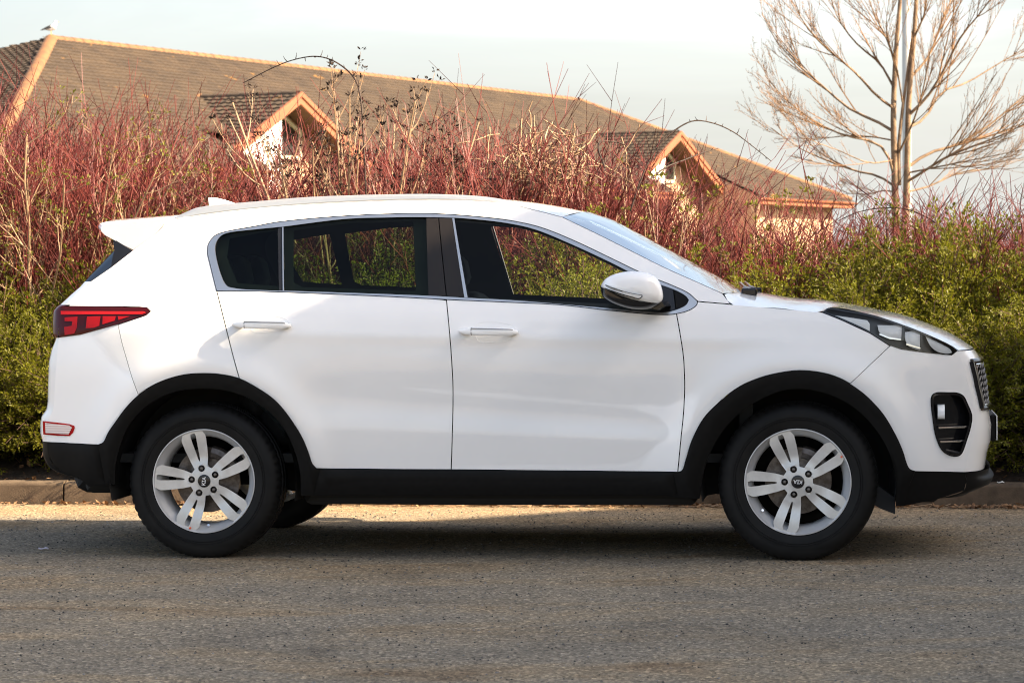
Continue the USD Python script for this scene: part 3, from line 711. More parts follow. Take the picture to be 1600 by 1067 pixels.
on_hl([(1416, 536.5), (1438, 543.0), (1438, 545), (1416, 539)], "chrome", "lamp_trim", off=-0.007, smooth_it=False)
sub_both("lens", panel(HL_P, off=0.0015, gap=0.001, depth=0.004, h=0.025), "lens_clear", hl)
rim_p = HL_P.difference(HL_P.buffer(-0.007))
sub_both("lens_edge", panel(rim_p, off=-0.001, gap=0, depth=0.02, h=0.012), "gloss_black", hl)

# fog lamp recess
fog = both("fog_lamp_recess", panel(FOG_P, off=-0.05, gap=0.0, depth=-0.056, h=0.02), "gloss_black")
sub_both("rim", panel(FOG_P.difference(FOG_P.buffer(-0.012)), off=0.003, gap=0, depth=0.03, h=0.012), "gloss_black", fog)
def bar_on(px0, px1, off, r, mat, nm, parents):
    c = side_pts(np.linspace(px0, px1, 8), off)
    sub_both(nm, tube(c, r, 8), mat, parents)
bar_on((1466, 668.2), (1513, 666.6), -0.012, 0.0055, "chrome", "bright_bar", fog)
bar_on((1468.5, 690.2), (1507, 688.6), -0.012, 0.0055, "chrome", "bright_bar", fog)
bar_on((1477, 703), (1503, 708.5), -0.02, 0.006, "lamp_grey", "lower_bar", fog)
fl = side_pts([(1470.5, 643)], -0.03)[0]
fm = trimesh.creation.cylinder(0.032, 0.03, sections=28); fm.apply_transform(trimesh.transformations.rotation_matrix(math.pi / 2, [0, 1, 0])); fm.apply_translation(fl)
sub_both("fog_lamp", fm, "lamp_silver", fog)
sub_both("lamp_ring", panel([(1463.5, 633), (1476, 631.5), (1476.5, 655), (1464, 655.5)], off=-0.026, gap=0, depth=0.01, h=0.012), "lamp_grey", fog)

# grille, on the front face
def front_patch(z0, z1, y0, y1, out, n=7, m=25):
    zz = np.linspace(z0, z1, n); yy = np.linspace(y0, y1, m); Gm = np.zeros((n, m, 3))
    fz = GF[:, 0, 2]
    for i, z in enumerate(zz):
        k = np.clip(np.searchsorted(fz, z), 1, len(fz) - 1); t = (z - fz[k - 1]) / (fz[k] - fz[k - 1]); row = GF[k - 1] * (1 - t) + GF[k] * t
        Gm[i, :, 0] = np.interp(yy, row[:, 1], row[:, 0]) + out; Gm[i, :, 1] = yy; Gm[i, :, 2] = z
    return Gm
zg0, zg1 = float(car_at(np.array(1540.), np.array(631.), -0.3)[2]), float(car_at(np.array(1530.), np.array(560.), -0.3)[2])
def front_row(z):
    fz = GF[:, 0, 2]; k = int(np.clip(np.searchsorted(fz, z), 1, len(fz) - 1)); t = (z - fz[k - 1]) / (fz[k] - fz[k - 1])
    return GF[k - 1] * (1 - t) + GF[k] * t
def grille_edge(z, inset=0.0):
    """Half width of the grille at height z: its traced corner runs from (1516, 560) to (1533, 628)."""
    row = front_row(z); yy = np.linspace(-0.75, -0.1, 200); xx = np.interp(yy, row[:, 1], row[:, 0])
    px, py = project(np.stack([xx, yy, np.full(200, z)], 1))
    want = np.interp(zg1 - z, [0, zg1 - zg0], [1516.0, 1532.0])
    return -yy[int(np.argmin(np.abs(px - want)))] - inset
def grille_grid(out, inset=0.0, n=9, m=41, z0=None, z1=None):
    G = []
    for z in np.linspace(zg0 if z0 is None else z0, zg1 if z1 is None else z1, n):
        g = grille_edge(z, inset); yy = np.linspace(-g, g, m); row = front_row(z)
        G.append(np.stack([np.interp(yy, row[:, 1], row[:, 0]) + out, yy, np.full(m, z)], 1))
    return np.array(G)
gr = obj("grille", grid_mesh(grille_grid(0.004)), "gloss_black", CAR, 40)
P_ = grille_grid(0.006)
obj("grille_surround", cat(tube(P_[0], 0.012, 8), tube(P_[-1], 0.012, 8), tube(P_[:, 0], 0.012, 8), tube(P_[:, -1], 0.012, 8)), "gloss_black", gr, 40)
P_ = grille_grid(0.010, 0.022, z0=zg0 + 0.012, z1=zg1 - 0.014)
obj("grille_frame", cat(tube(P_[0], 0.0045, 6), tube(P_[-1], 0.0045, 6), tube(P_[:, 0], 0.0045, 6), tube(P_[:, -1], 0.0045, 6)), "chrome", gr, 40)
cells = []
for i, z in enumerate(np.linspace(zg0 + 0.025, zg1 - 0.025, 7)):
    row = grille_grid(0.008, 0.032, n=2, m=60, z0=z, z1=z + 1e-4)[0]
    zig = row.copy(); zig[:, 2] += 0.009 * (np.arange(60) % 2 * 2 - 1)
    cells.append(tube(zig, 0.0045, 5))
obj("grille_mesh", cat(*cells), "lamp_grey", gr, 40)

# number plates
def plate(x0, sgn, zc, mat, nm):
    hold = box((x0, -0.265, zc - 0.062), (x0 + sgn * 0.030, 0.265, zc + 0.062), 0.012)
    p = obj(nm, hold, "black_plastic", CAR)
    obj("plate_face", box((x0 + sgn * 0.031, -0.26, zc - 0.056), (x0 + sgn * 0.036, 0.26, zc + 0.056), 0.002), mat, p)
pf = car_at(np.array(1550.), np.array(668.), -0.25)
plate(float(pf[0]) - 0.012, 1, float(pf[2]), "plate_white", "front_number_plate")
zlr = float(car_at(np.array(76.), np.array(570.), -0.3)[2])
xr_ = GR[int(np.argmin(np.abs(GR[:, 0, 2] - zlr))), :, 0].min()
plate(xr_ + 0.012, -1, zlr - 0.03, "plate_white", "rear_number_plate")
wz = float(car_at(np.array(119.), np.array(446.), 0.0)[2]); k = int(np.argmin(np.abs(GT[:, 0, 2] - wz))); wx = GT[k, 13, 0]
wm = cat(trimesh.creation.icosphere(2, 0.028).apply_translation([wx - 0.01, 0, wz + 0.01]), tube([[wx - 0.02, 0.01, wz + 0.01], [wx + 0.02, 0.25, wz + 0.03], [wx + 0.05, 0.42, wz + 0.035]], 0.009, 6))
obj("rear_wiper", wm, "black_plastic", CAR, 40)

# door handles with their hollows
def handle(x0, x1, yt, yb, split):
    mid = (yt + yb) / 2
    cupc = np.array([(x0 + 22, yt + 1), (x0 + 30, yt - 6.5), (x0 + 45, yt - 9), (x0 + 62, yt - 8), (x1 - 6, yt + 0.5), (x1 - 14, yb), (x0 + 50, yb + 5), (x0 + 30, yb + 3)])
    c = as_poly(spline(np.vstack([cupc, cupc[:1]])))
    V, F, loops = fill(c, 0.009)
    d = shapely.distance(c.boundary, shapely.points(V))
    Y = -(S(V[:, 0], V[:, 1]) + 0.0012 - 0.030 * (1 - np.exp(-(d / 0.014) ** 1.6)))
    cup = trimesh.Trimesh(np.stack([V[:, 0], Y, V[:, 1]], 1), F, process=False)
    t = np.linspace(0, 1, 24)
    px = x0 + (x1 - x0) * t
    py = yt + 5 + 2.0 * t + 0 * t
    outw = 0.010 + 0.034 * np.sin(np.pi * np.clip(t * 0.94 + 0.03, 0, 1)) ** 0.55
    ctr = side_pts(np.stack([px, py], 1)); ctr[:, 1] -= outw
    hh = 0.0165 * np.minimum(1, 0.42 + 4.5 * np.minimum(t, 1 - t))
    a = np.arange(14) * 2 * np.pi / 14
    ring = np.stack([np.zeros((24, 14)), 0.0105 * np.cos(a)[None] * np.ones((24, 1)), hh[:, None] * np.sign(np.sin(a)) * np.abs(np.sin(a)) ** 0.7], -1)
    G = ctr[:, None] + ring
    grip = grid_mesh(np.concatenate([G, G[:, :1]], 1))
    caps = cat(trimesh.convex.convex_hull(np.vstack([G[0], side_pts([(x0 + 3, mid)])])), trimesh.convex.convex_hull(np.vstack([G[-1], side_pts([(x1 - 3, mid)])])),
               trimesh.convex.convex_hull(np.vstack([G[1], G[4], side_pts([(x0 + 4, mid - 3), (x0 + 4, mid + 3), (x0 + 16, mid - 3), (x0 + 16, mid + 3)], -0.01)])),
               trimesh.convex.convex_hull(np.vstack([G[-2], G[-5], side_pts([(x1 - 4, mid - 3), (x1 - 4, mid + 3), (x1 - 14, mid - 3), (x1 - 14, mid + 3)], -0.01)])))
    strip = tube(np.array([[c[0], c[1] - 0.0090, c[2] + h_ * 0.80] for c, h_ in zip(ctr[5:22], hh[5:22])]), 0.0026, 6)
    sl = ctr[int(24 * split)]
    cut = tube(np.array([[sl[0], sl[1] - 0.0112 * math.cos(u), sl[2] + (hh[10] + 0.0005) * math.sin(u)] for u in np.linspace(-1.5, 1.5, 9)]), 0.0013, 4)
    return cup, cat(grip, caps), cut, strip
for (args, drs) in (((365, 456, 501.5, 514, 0.22), doors), ((718, 811, 512.0, 530, 0.22), doors_f)):
    cup, grip, cut, strip = handle(*args)
    sub_both("handle_cup", cup, "white_paint", drs, 50)
    sub_both("door_handle", grip, "white_paint", drs, 40)
    sub_both("handle_joint", cut, "black_plastic", drs)
    sub_both("handle_strip", strip, "satin_chrome", drs)

# door mirror
mir = np.array([(939, 444), (945, 436), (956, 429.5), (971.5, 425.3), (985, 424), (1000, 424.5), (1015, 427.5), (1025, 433.5), (1031, 443), (1035, 456), (1035.5, 466), (1032, 472), (1024, 475.6), (1012, 476.5), (1000, 475), (985, 471), (970, 465.5), (955, 459), (943, 453), (938.5, 448.5)])
YM = -1.03
mc = car_at(mir[:, 0], mir[:, 1], YM)
def mirror_shell(scale_px, y_mid, thick_out, thick_in, n=9):
    c = scale_px.mean(0); rings = []
    for a in np.linspace(-np.pi / 2, np.pi / 2, n):
        s = np.cos(a) ** 0.6 if abs(a) < 1.57 else 0.0
        y = y_mid + (np.sin(a) * (thick_in if a > 0 else thick_out))
        r = c + (scale_px - c) * max(s, 0.02); r = r.copy(); r[:, 1] = y
        rings.append(r)
    g = np.array(rings); return grid_mesh(np.concatenate([g, g[:, :1]], 1))
msm = spline(np.vstack([mc, mc[:1]]))[:-1]
mh = both("door_mirror", mirror_shell(msm, YM + 0.02, 0.085, 0.10, 11), "white_paint", smooth=60)
low = np.array([(937, 447), (938, 455), (941, 463), (950, 470), (965, 477), (985, 482.5), (1005, 484), (1020, 481), (1031, 474), (1012, 470), (975, 460), (955, 452)])
lc = car_at(low[:, 0], low[:, 1], YM); sub_both("lower_cover", mirror_shell(spline(np.vstack([lc, lc[:1]]))[:-1], YM + 0.03, 0.082, 0.10, 9), "gloss_black", mh, 60)
def on_mirror(p, y, mat, nm):
    c = car_at(np.array(p, float)[:, 0], np.array(p, float)[:, 1], YM - 0.06)
    tr = trimesh.creation.extrude_polygon(Polygon(c[:, [0, 2]]).buffer(0), 0.006, engine="earcut")
    v = np.array(tr.vertices); f = np.array(tr.faces)
    # follow the housing's bulge
    cx, cz = mc[:, 0].mean(), mc[:, 2].mean(); hx, hz = np.ptp(mc[:, 0]) / 2, np.ptp(mc[:, 2]) / 2
    rr = np.clip(((v[:, 0] - cx) / hx) ** 2 + ((v[:, 1] - cz) / hz) ** 2, 0, 0.98)
    yy = YM + 0.02 - 0.085 * np.sqrt(1 - rr ** (1 / 0.6 * 1.0)) - 0.006 - v[:, 2]
    sub_both(nm, trimesh.Trimesh(np.stack([v[:, 0], yy, v[:, 1]], 1), f, process=False), mat, mh, 40)
mpts = spline([(940.5, 443), (960, 451), (985, 458.5), (1002, 461.5)]); mpl = spline([(1003, 463.5), (998, 465.5), (985, 462.5), (960, 455), (940, 448)])
on_mirror(np.vstack([mpts, mpl]), 0, "lamp_silver", "mirror_indicator")
up_e = spline([(940, 442.3), (960, 450.2), (985, 457.6), (1004, 461)])
on_mirror(np.vstack([up_e, up_e[::-1] + [0, 1.5]]), 0, "gloss_black", "mirror_joint")
lo_e = spline([(1004, 462.5), (998, 466), (985, 463), (960, 455.5), (941, 448.5)])
on_mirror(np.vstack([lo_e, lo_e[::-1] + [0, 1.5]]), 0, "gloss_black", "mirror_joint")
arm = car_at(np.array([1010., 1028, 1040, 1034]), np.array([480., 484, 478, 470]), -0.95)
armq = np.vstack([np.c_[arm[:, 0], np.full(4, -1.0), arm[:, 2]], np.c_[arm[:, 0] + 0.02, np.full(4, -0.87), arm[:, 2] - 0.002]])
sub_both("mirror_arm", trimesh.convex.convex_hull(armq), "gloss_black", mh)

# roof rails, fin, wipers
rail_top = spline([(272, 340.5), (290, 332), (310, 324.3), (400, 315), (485, 308), (629, 303.6), (700, 304), (762, 308), (795, 314.2), (816, 324.5)])
rt = car_at(rail_top[:, 0], rail_top[:, 1], -0.585)
ne = len(rt); base_z = np.interp(rt[:, 0], side_pts(spline(ROOF_EDGE))[:, 0], side_pts(spline(ROOF_EDGE))[:, 2]) - 0.004
base_z = np.minimum(base_z, rt[:, 2] - 0.002)
prof = [(-0.605, 0.0), (-0.604, 0.55), (-0.598, 0.92), (-0.588, 1.0), (-0.572, 0.95), (-0.565, 0.0)]
rg = np.array([[[rt[i, 0], y, base_z[i] + (rt[i, 2] - base_z[i]) * t] for y, t in prof] for i in range(ne)])
both("roof_rail", grid_mesh(rg, True), "rail_silver", smooth=50)
both("rail_foot", grid_mesh(np.array([[[rt[i, 0], -0.6075, base_z[i] - 0.001], [rt[i, 0], -0.6075, base_z[i] + (rt[i, 2] - base_z[i]) * 0.30]] for i in range(ne)]), True), "satin_chrome")
fin = np.array([(325.5, 309.2), (332, 308.6), (340, 309.6), (352, 312.5), (366, 317), (368, 330), (328, 330), (327.5, 320)])
fc = car_at(fin[:, 0], fin[:, 1], 0.0)
fr = []
for s, y in ((1.0, 0.0), (0.97, 0.012), (0.9, 0.022), (0.86, 0.03)):
    r = fc.copy(); r[:, 0] = fc[:, 0].mean() + (fc[:, 0] - fc[:, 0].mean()) * s; r[:, 2] = fc[:, 2].min() + (fc[:, 2] - fc[:, 2].min()) * s; r[:, 1] = y; fr.append(r)
fg = np.array([r * [1, -1, 1] for r in fr[:0:-1]] + fr)
obj("roof_aerial", trimesh.convex.convex_hull(fg.reshape(-1, 3)), "white_paint", CAR, 40)
cw = car_at(np.array([1150., 1160, 1185, 1200]), np.array([452.5, 452.0, 456.5, 460.0]), -0.2)
cowl = obj("cowl", grid_mesh(np.array([[[cw[0, 0] - 0.02 + 0.05 * abs(0) , y, cw[3, 2] - 0.03 - 0.03 * (y / 0.75) ** 2], [cw[3, 0] - 0.08 * (y / 0.75) ** 2, y, cw[3, 2] - 0.012 - 0.055 * (y / 0.75) ** 2]] for y in np.linspace(-0.72, 0.72, 15)])), "black_plastic", CAR)
wp = car_at(np.array([1132., 1150, 1163, 1182]), np.array([446., 450.5, 452.5, 456.5]), -0.35)
for yo in (0.0, 0.62):
    w_ = obj("wiper", tube(np.array([[wp[2, 0] + 0.03, -0.42 + yo, wp[2, 2]], [wp[2, 0], -0.3 + yo, wp[2, 2] + 0.008], [wp[1, 0] - 0.0, 0.1 + yo, wp[1, 2] + 0.02]]), 0.009, 6), "gloss_black", CAR)
    obj("wiper_pivot", box((wp[2, 0] - 0.01, -0.45 + yo, wp[2, 2] - 0.03), (wp[2, 0] + 0.06, -0.38 + yo, wp[2, 2] + 0.006), 0.008), "gloss_black", w_)

# ---- wheels
def wheel_parts(face_rot, cap_rot):
    """Outer face towards -y at about -0.85 + 0.80; built about the hub, y = 0 in the tyre's middle plane."""
    parts = []
    R = 0.350
    # tyre: tread with grooves across the shoulders
    prof = [(0.224, -0.095), (0.236, -0.108), (0.262, -0.116), (0.290, -0.118), (0.312, -0.113), (0.328, -0.104), (0.338, -0.094), (0.3445, -0.084), (0.348, -0.074), (0.3485, -0.058), (0.3415, -0.055), (0.3415, -0.047), (0.3495, -0.044), (0.350, -0.012), (0.342, -0.009), (0.342, 0.009), (0.350, 0.012), (0.3495, 0.044), (0.3415, 0.047), (0.3415, 0.055), (0.3485, 0.058), (0.348, 0.074), (0.3445, 0.084), (0.338, 0.094), (0.312, 0.113), (0.29, 0.118), (0.26, 0.114), (0.224, 0.095)]
    seg = 300
    t = lathe(prof, seg)
    v = np.array(t.vertices).reshape(seg, len(prof), 3)
    groove = (np.arange(seg) % 5 == 0) | (np.arange(seg) % 5 == 1)
    for k, p in enumerate(prof):
        if 0.336 < p[0] and abs(p[1]) > 0.055:
            v[groove, k, 0] *= 1 - 0.0035 / p[0]; v[groove, k, 2] *= 1 - 0.0035 / p[0]
    # sidewall ribs
    parts.append(("tyre", trimesh.Trimesh(v.reshape(-1, 3), t.faces, process=False), "tyre_rubber", 25))
    rings = [lathe([(r - 0.0015, -0.1165), (r, -0.1195), (r + 0.0015, -0.1165)], 96) for r in (0.272, 0.281)]
    parts.append(("sidewall_rib", cat(*rings), "tyre_rubber", 30))
    # alloy barrel and lip
    lip = [(0.226, -0.090), (0.2315, -0.098), (0.2335, -0.104), (0.2325, -0.109), (0.229, -0.1095), (0.2265, -0.105), (0.219, -0.092), (0.206, -0.078), (0.198, -0.062), (0.195, -0.02), (0.197, 0.05), (0.205, 0.09), (0.222, 0.10)]
    parts.append(("rim", lathe(lip, 120), "alloy_edge", 40))
    # five twin spokes cut from one plate
    hub = Point(0, 0).buffer(0.066, 32)
    sh, slots = [hub], []
    for k in range(5):
        a0 = math.radians(face_rot + 72 * k)
        half = [(0.050, 0.027), (0.095, 0.0405), (0.150, 0.051), (0.193, 0.0565), (0.203, 0.0545), (0.2205, 0.046), (0.2270, 0.024), (0.2285, 0.0)]
        outer = Polygon([(a_, -b_) for a_, b_ in half] + half[::-1][1:])
        slot = Polygon([(0.092, -0.0010), (0.100, -0.0032), (0.205, -0.0118), (0.2165, -0.0085), (0.2165, 0.0085), (0.205, 0.0118), (0.100, 0.0032), (0.092, 0.0010)]).buffer(0.0010)
        rot = lambda g: affinity.rotate(g, math.degrees(a0), origin=(0, 0))
        sh.append(rot(outer)); slots.append(rot(slot))
    holes = [affinity.rotate(Point(0.0575, 0).buffer(0.0150, 12), face_rot - 2 + 72 * k, origin=(0, 0)) for k in range(5)]
    face = unary_union(sh).buffer(0.006).buffer(-0.006).difference(unary_union(slots + holes))
    face = biggest(face)
    V, F, loops = fill(face, 0.011)
    r = np.hypot(V[:, 0], V[:, 1])
    dep = lambda r: -0.101 + 0.010 * np.exp(-((r - 0.11) / 0.05) ** 2) + np.where(r < 0.07, 0.002, 0)
    P = np.stack([V[:, 0], dep(r), V[:, 1]], 1)
    segs = [(P, F)]
    for L in loops:
        c = V[L]; prev, nxt = np.roll(c, 1, 0), np.roll(c, -1, 0)
        tt = nxt - prev; tt /= np.linalg.norm(tt, axis=1, keepdims=True) + 1e-12
        nr = np.stack([tt[:, 1], -tt[:, 0]], 1)
        a = P[L]; b = a.copy(); b[:, 0] += nr[:, 0] * 0.006; b[:, 2] += nr[:, 1] * 0.006; b[:, 1] += 0.007
        c2 = b.copy(); c2[:, 0] += nr[:, 0] * 0.003; c2[:, 2] += nr[:, 1] * 0.003; c2[:, 1] += 0.034
        # keep the skirt off the rim lip
        for q in (b, c2):
            rr = np.hypot(q[:, 0], q[:, 2]); k_ = np.minimum(1, 0.2285 / np.maximum(rr, 1e-6)); q[:, 0] *= k_; q[:, 2] *= k_
        n = len(L); ring = np.vstack([a, b, c2]); i = np.arange(n); j = (i + 1) % n; f = []
        for k in range(2):
            f.append(np.stack([k * n + i, (k + 1) * n + i, (k + 1) * n + j], 1)); f.append(np.stack([k * n + i, (k + 1) * n + j, k * n + j], 1))
        segs.append((ring, np.vstack(f)))
    sp_ = cat(*segs); sp_.merge_vertices(digits_vertex=6)
    parts.append(("spokes", sp_, "alloy_silver", 25))
    # hub parts
    parts.append(("hub_cap", lathe([(0.0, -0.1045), (0.022, -0.104), (0.0275, -0.1025), (0.0295, -0.098), (0.0295, -0.085)], 40), "gloss_black", 40))
    txt = meshkit.text_mesh("KIA", 0.0160, 0.0012, bold=True)
    tv = np.array(txt.vertices); tv[:, :2] -= (tv[:, :2].min(0) + tv[:, :2].max(0)) / 2
    c_, s_ = math.cos(math.radians(cap_rot)), math.sin(math.radians(cap_rot))
    tx, ty = tv[:, 0] * c_ - tv[:, 1] * s_, tv[:, 0] * s_ + tv[:, 1] * c_
    parts.append(("hub_lettering", trimesh.Trimesh(np.stack([tx, -0.1042 - tv[:, 2], ty], 1), txt.faces, process=False), "letter_white", False))
    for k in range(5):
        a = math.radians(face_rot - 2 + 72 * k)
        nut = lathe([(0.0, -0.097), (0.0065, -0.0965), (0.0095, -0.093), (0.0105, -0.070)], 6)
        nut = cat(nut, lathe([(0.0138, -0.096), (0.0145, -0.0985), (0.0152, -0.097), (0.0148, -0.075)], 20))
        v = np.array(nut.vertices); v[:, 0] += 0.0575 * math.cos(a); v[:, 2] += 0.0575 * math.sin(a)
        parts.append(("wheel_nut", trimesh.Trimesh(v, nut.faces, process=False), "dark_metal", 30))
    parts.append(("brake_disc", lathe([(0.0, -0.03), (0.07, -0.03), (0.085, -0.022), (0.146, -0.022), (0.146, -0.002), (0.0, -0.002)], 64), "brake_steel", 30))
    a = np.linspace(0.3, 1.25, 10) + math.radians(10)
    cal = np.array([[0.125 * math.cos(u), -0.012, 0.125 * math.sin(u)] for u in a])
    parts.append(("brake_caliper", tube(cal, 0.03, 8), "brake_steel", 40))
    va = math.radians(-85 if face_rot < 108 else -141)
    d = np.array([math.cos(va), 0, math.sin(va)])
    vp = np.array([d * 0.211 + [0, -0.060, 0], d * 0.198 + [0, -0.095, 0]])
    parts.append(("valve", cat(tube(vp, 0.0042, 8), tube(np.array([vp[1] - (vp[1] - vp[0]) * 0.4, vp[1] + (vp[1] - vp[0]) * 0.02]), 0.0055, 8)), "chrome", 40))
    sa = math.radians(-107 if face_rot < 108 else 30)
    ds = 0.2195
    st = lathe([(0.0, -0.1108), (0.0045, -0.1108), (0.0045, -0.100)], 14); v = np.array(st.vertices); v[:, 0] += ds * math.cos(sa); v[:, 2] += ds * math.sin(sa)
    parts.append(("balance_sticker", trimesh.Trimesh(v, st.faces, process=False), "sticker_orange", False))
    return parts
WY = 0.7520
for face_rot, cap_rot, xh in ((103.5, 84, XR), (110.5, 176, XF)):
    parts = wheel_parts(face_rot, cap_rot)
    for side in (-1, 1):
        w = thing("wheel", (xh, side * WY, ZH), 0 if side < 0 else 180, parent=CAR)
        for nm, m, mat, sm_ in parts: obj(nm, m, mat, w, sm_)

# wheel wells, floor, what hangs below
for xh in (XR, XF):
    for s in (-1, 1):
        a = np.radians(np.linspace(-12, 192, 30))
        rin = 0.425
        yy = [s * -0.90 * -1, s * 0.52]
        g = np.array([[[xh + rin * math.cos(u), s * 0.885, ZH + rin * math.sin(u)], [xh + rin * math.cos(u), s * 0.5, ZH + rin * math.sin(u)], [xh + 0.02 * math.cos(u), s * 0.49, ZH + 0.02 * math.sin(u)]] for u in a])
        obj("wheel_well", grid_mesh(g, s > 0), "under_dark", CAR)
    obj("axle", tube([[xh, -0.72, ZH - 0.03], [xh, 0.72, ZH - 0.03]], 0.035, 8), "under_dark", CAR)
fl_ = [box((XR + 0.44, -0.80, 0.235), (XF - 0.44, 0.80, 0.40), 0.03), box((XF + 0.40, -0.66, 0.24), (XF + 0.62, 0.66, 0.40), 0.03), box((XR - 0.62, -0.60, 0.27), (XR - 0.40, 0.60, 0.42), 0.03), box((XR - 0.44, -0.48, 0.30), (XR + 0.46, 0.48, 0.50), 0.03), box((XF - 0.46, -0.48, 0.26), (XF + 0.44, 0.48, 0.55), 0.03)]
obj("underbody", cat(*fl_), "under_dark", CAR)
fp = car_at(np.array([601., 607, 625, 640, 655, 660.]), np.array([774., 785.5, 778, 779, 777, 770.]), -0.55)
pl_ = trimesh.creation.extrude_polygon(Polygon(np.vstack([fp[:, [0, 2]], [[fp[-1, 0], fp[-1, 2] + 0.05], [fp[0, 0], fp[0, 2] + 0.05]]])).buffer(0), 0.12, engine="earcut")
v = np.array(pl_.vertices); obj("underbody_bracket", trimesh.Trimesh(np.stack([v[:, 0], -0.55 + v[:, 2], v[:, 1]], 1), pl_.faces, process=False), "under_dark", CAR)
mf = car_at(np.array([1352., 1398.5, 1398.5, 1375.]), np.array([780., 778, 803, 794.]), -0.80)
mfm = trimesh.creation.extrude_polygon(Polygon(np.vstack([mf[:, [0, 2]], [[mf[0, 0], mf[0, 2] + 0.1]]])).convex_hull, 0.14, engine="earcut"); v = np.array(mfm.vertices)
both("mud_guard", trimesh.Trimesh(np.stack([v[:, 0], -0.80 + v[:, 2], v[:, 1]], 1), mfm.faces, process=False), "under_dark")
obj("silencer", box((XR - 0.75, -0.35, 0.25), (XR - 0.45, 0.30, 0.42), 0.06), "under_dark", CAR)

# cabin
belt_z = 1.06
obj("cabin_floor", box((-1.9, -0.72, 0.42), (1.05, 0.72, 0.46)), "trim_dark", CAR)
Hd = G_roof.copy(); Hd[..., 2] -= 0.045; Hd[..., 1] *= 0.93
obj("headliner", grid_mesh(Hd[:, ::2], True), "headliner", CAR, 40)
dash_x = float(car_at(np.array(1060.), np.array(470.), -0.5)[0])
obj("dashboard", box((dash_x - 0.28, -0.70, 0.72), (dash_x + 0.34, 0.70, 1.035), 0.06), "trim_dark", CAR)
obj("bulkhead", box((dash_x + 0.28, -0.72, 0.40), (dash_x + 0.34, 0.72, 0.98)), "trim_dark", CAR)
stw = lathe([(0.175, -0.012), (0.187, 0.0), (0.175, 0.012), (0.163, 0.0)], 30, close=True); v = np.array(stw.vertices)
v = np.stack([v[:, 1], v[:, 0], v[:, 2]], 1); th = math.radians(25); v = np.stack([v[:, 0] * math.cos(th) - v[:, 2] * math.sin(th), v[:, 1], v[:, 0] * math.sin(th) + v[:, 2] * math.cos(th)], 1)
obj("steering_wheel", trimesh.Trimesh(v + [dash_x - 0.42, -0.37, 0.90], stw.faces, process=False), "trim_dark", CAR, 40)
# inner door frames: openings of the far side show through the near side
op_f = as_poly([(712, 350), (790, 356), (834, 366), (889, 388), (955, 420), (1015, 451), (1015, 478), (941, 471), (733, 461)]).buffer(0.01)
op_r = as_poly([(458, 362), (537, 352), (600, 350), (640, 349), (644, 452), (470, 446), (458, 440)]).buffer(0.008)
op_q = as_poly([(356, 374), (398, 366), (428, 362), (432, 446), (368, 441), (352, 402)]).buffer(0.004)
ddiv = as_poly([(512, 340), (521, 340), (528, 470), (517, 470)])
lin = DLO_O.buffer(0.03).difference(unary_union([op_f, op_r, op_q]))
both("inner_trim", panel(biggest(lin), off=-0.055, gap=0, depth=0, h=0.05), "trim_dark")
low_tr = as_poly([(345, 456), (700, 468), (1057, 489), (1062, 700), (500, 700), (440, 620), (360, 560)])
both("door_lining", panel(low_tr, off=-0.07, gap=0, depth=0, h=0.08), "trim_dark")
def seat(x, y, w, nm, hr):
    s = obj(nm, cat(box((x - 0.26, y - w / 2, 0.48), (x + 0.28, y + w / 2, 0.68), 0.06)), "seat_cloth", CAR, 40)
    b = box((-0.07, -w / 2, 0.0), (0.07, w / 2, 0.60), 0.06); b.apply_transform(trimesh.transformations.rotation_matrix(-0.30, [0, 1, 0])); b.apply_translation([x - 0.24, y, 0.60])
    obj("backrest", b, "seat_cloth", s, 40)
    for hy in hr:
        h = box((-0.05, -0.12, 0.0), (0.05, 0.12, 0.17), 0.045); h.apply_transform(trimesh.transformations.rotation_matrix(-0.2, [0, 1, 0])); h.apply_translation([x - 0.45, y + hy, 1.19])
        obj("head_rest", h, "seat_cloth", s, 40)
sx = float(car_at(np.array(770.), np.array(560.), -0.4)[0])
for y in (-0.37, 0.37): seat(sx + 0.20, y, 0.50, "front_seat", (0,))
seat(sx - 0.80, 0.0, 1.28, "rear_seat", (-0.40, 0.0, 0.40))

# ------------------------------------------------------------------ ground, kerb, planting bed
K0 = np.array([0.0, 15.63, 0]); KD = np.array([1, -0.1365, 0]) / math.hypot(1, 0.1365); KN = np.array([0.1365, 1, 0]) / math.hypot(1, 0.1365)
def kf(u, v, z=0.0):
    """Point u along the kerb, v behind its face."""
    u, v = np.asarray(u, float), np.asarray(v, float)
    return K0 + u[..., None] * KD + v[..., None] * KN + np.asarray(z, float)[..., None] * np.array([0, 0, 1.0])

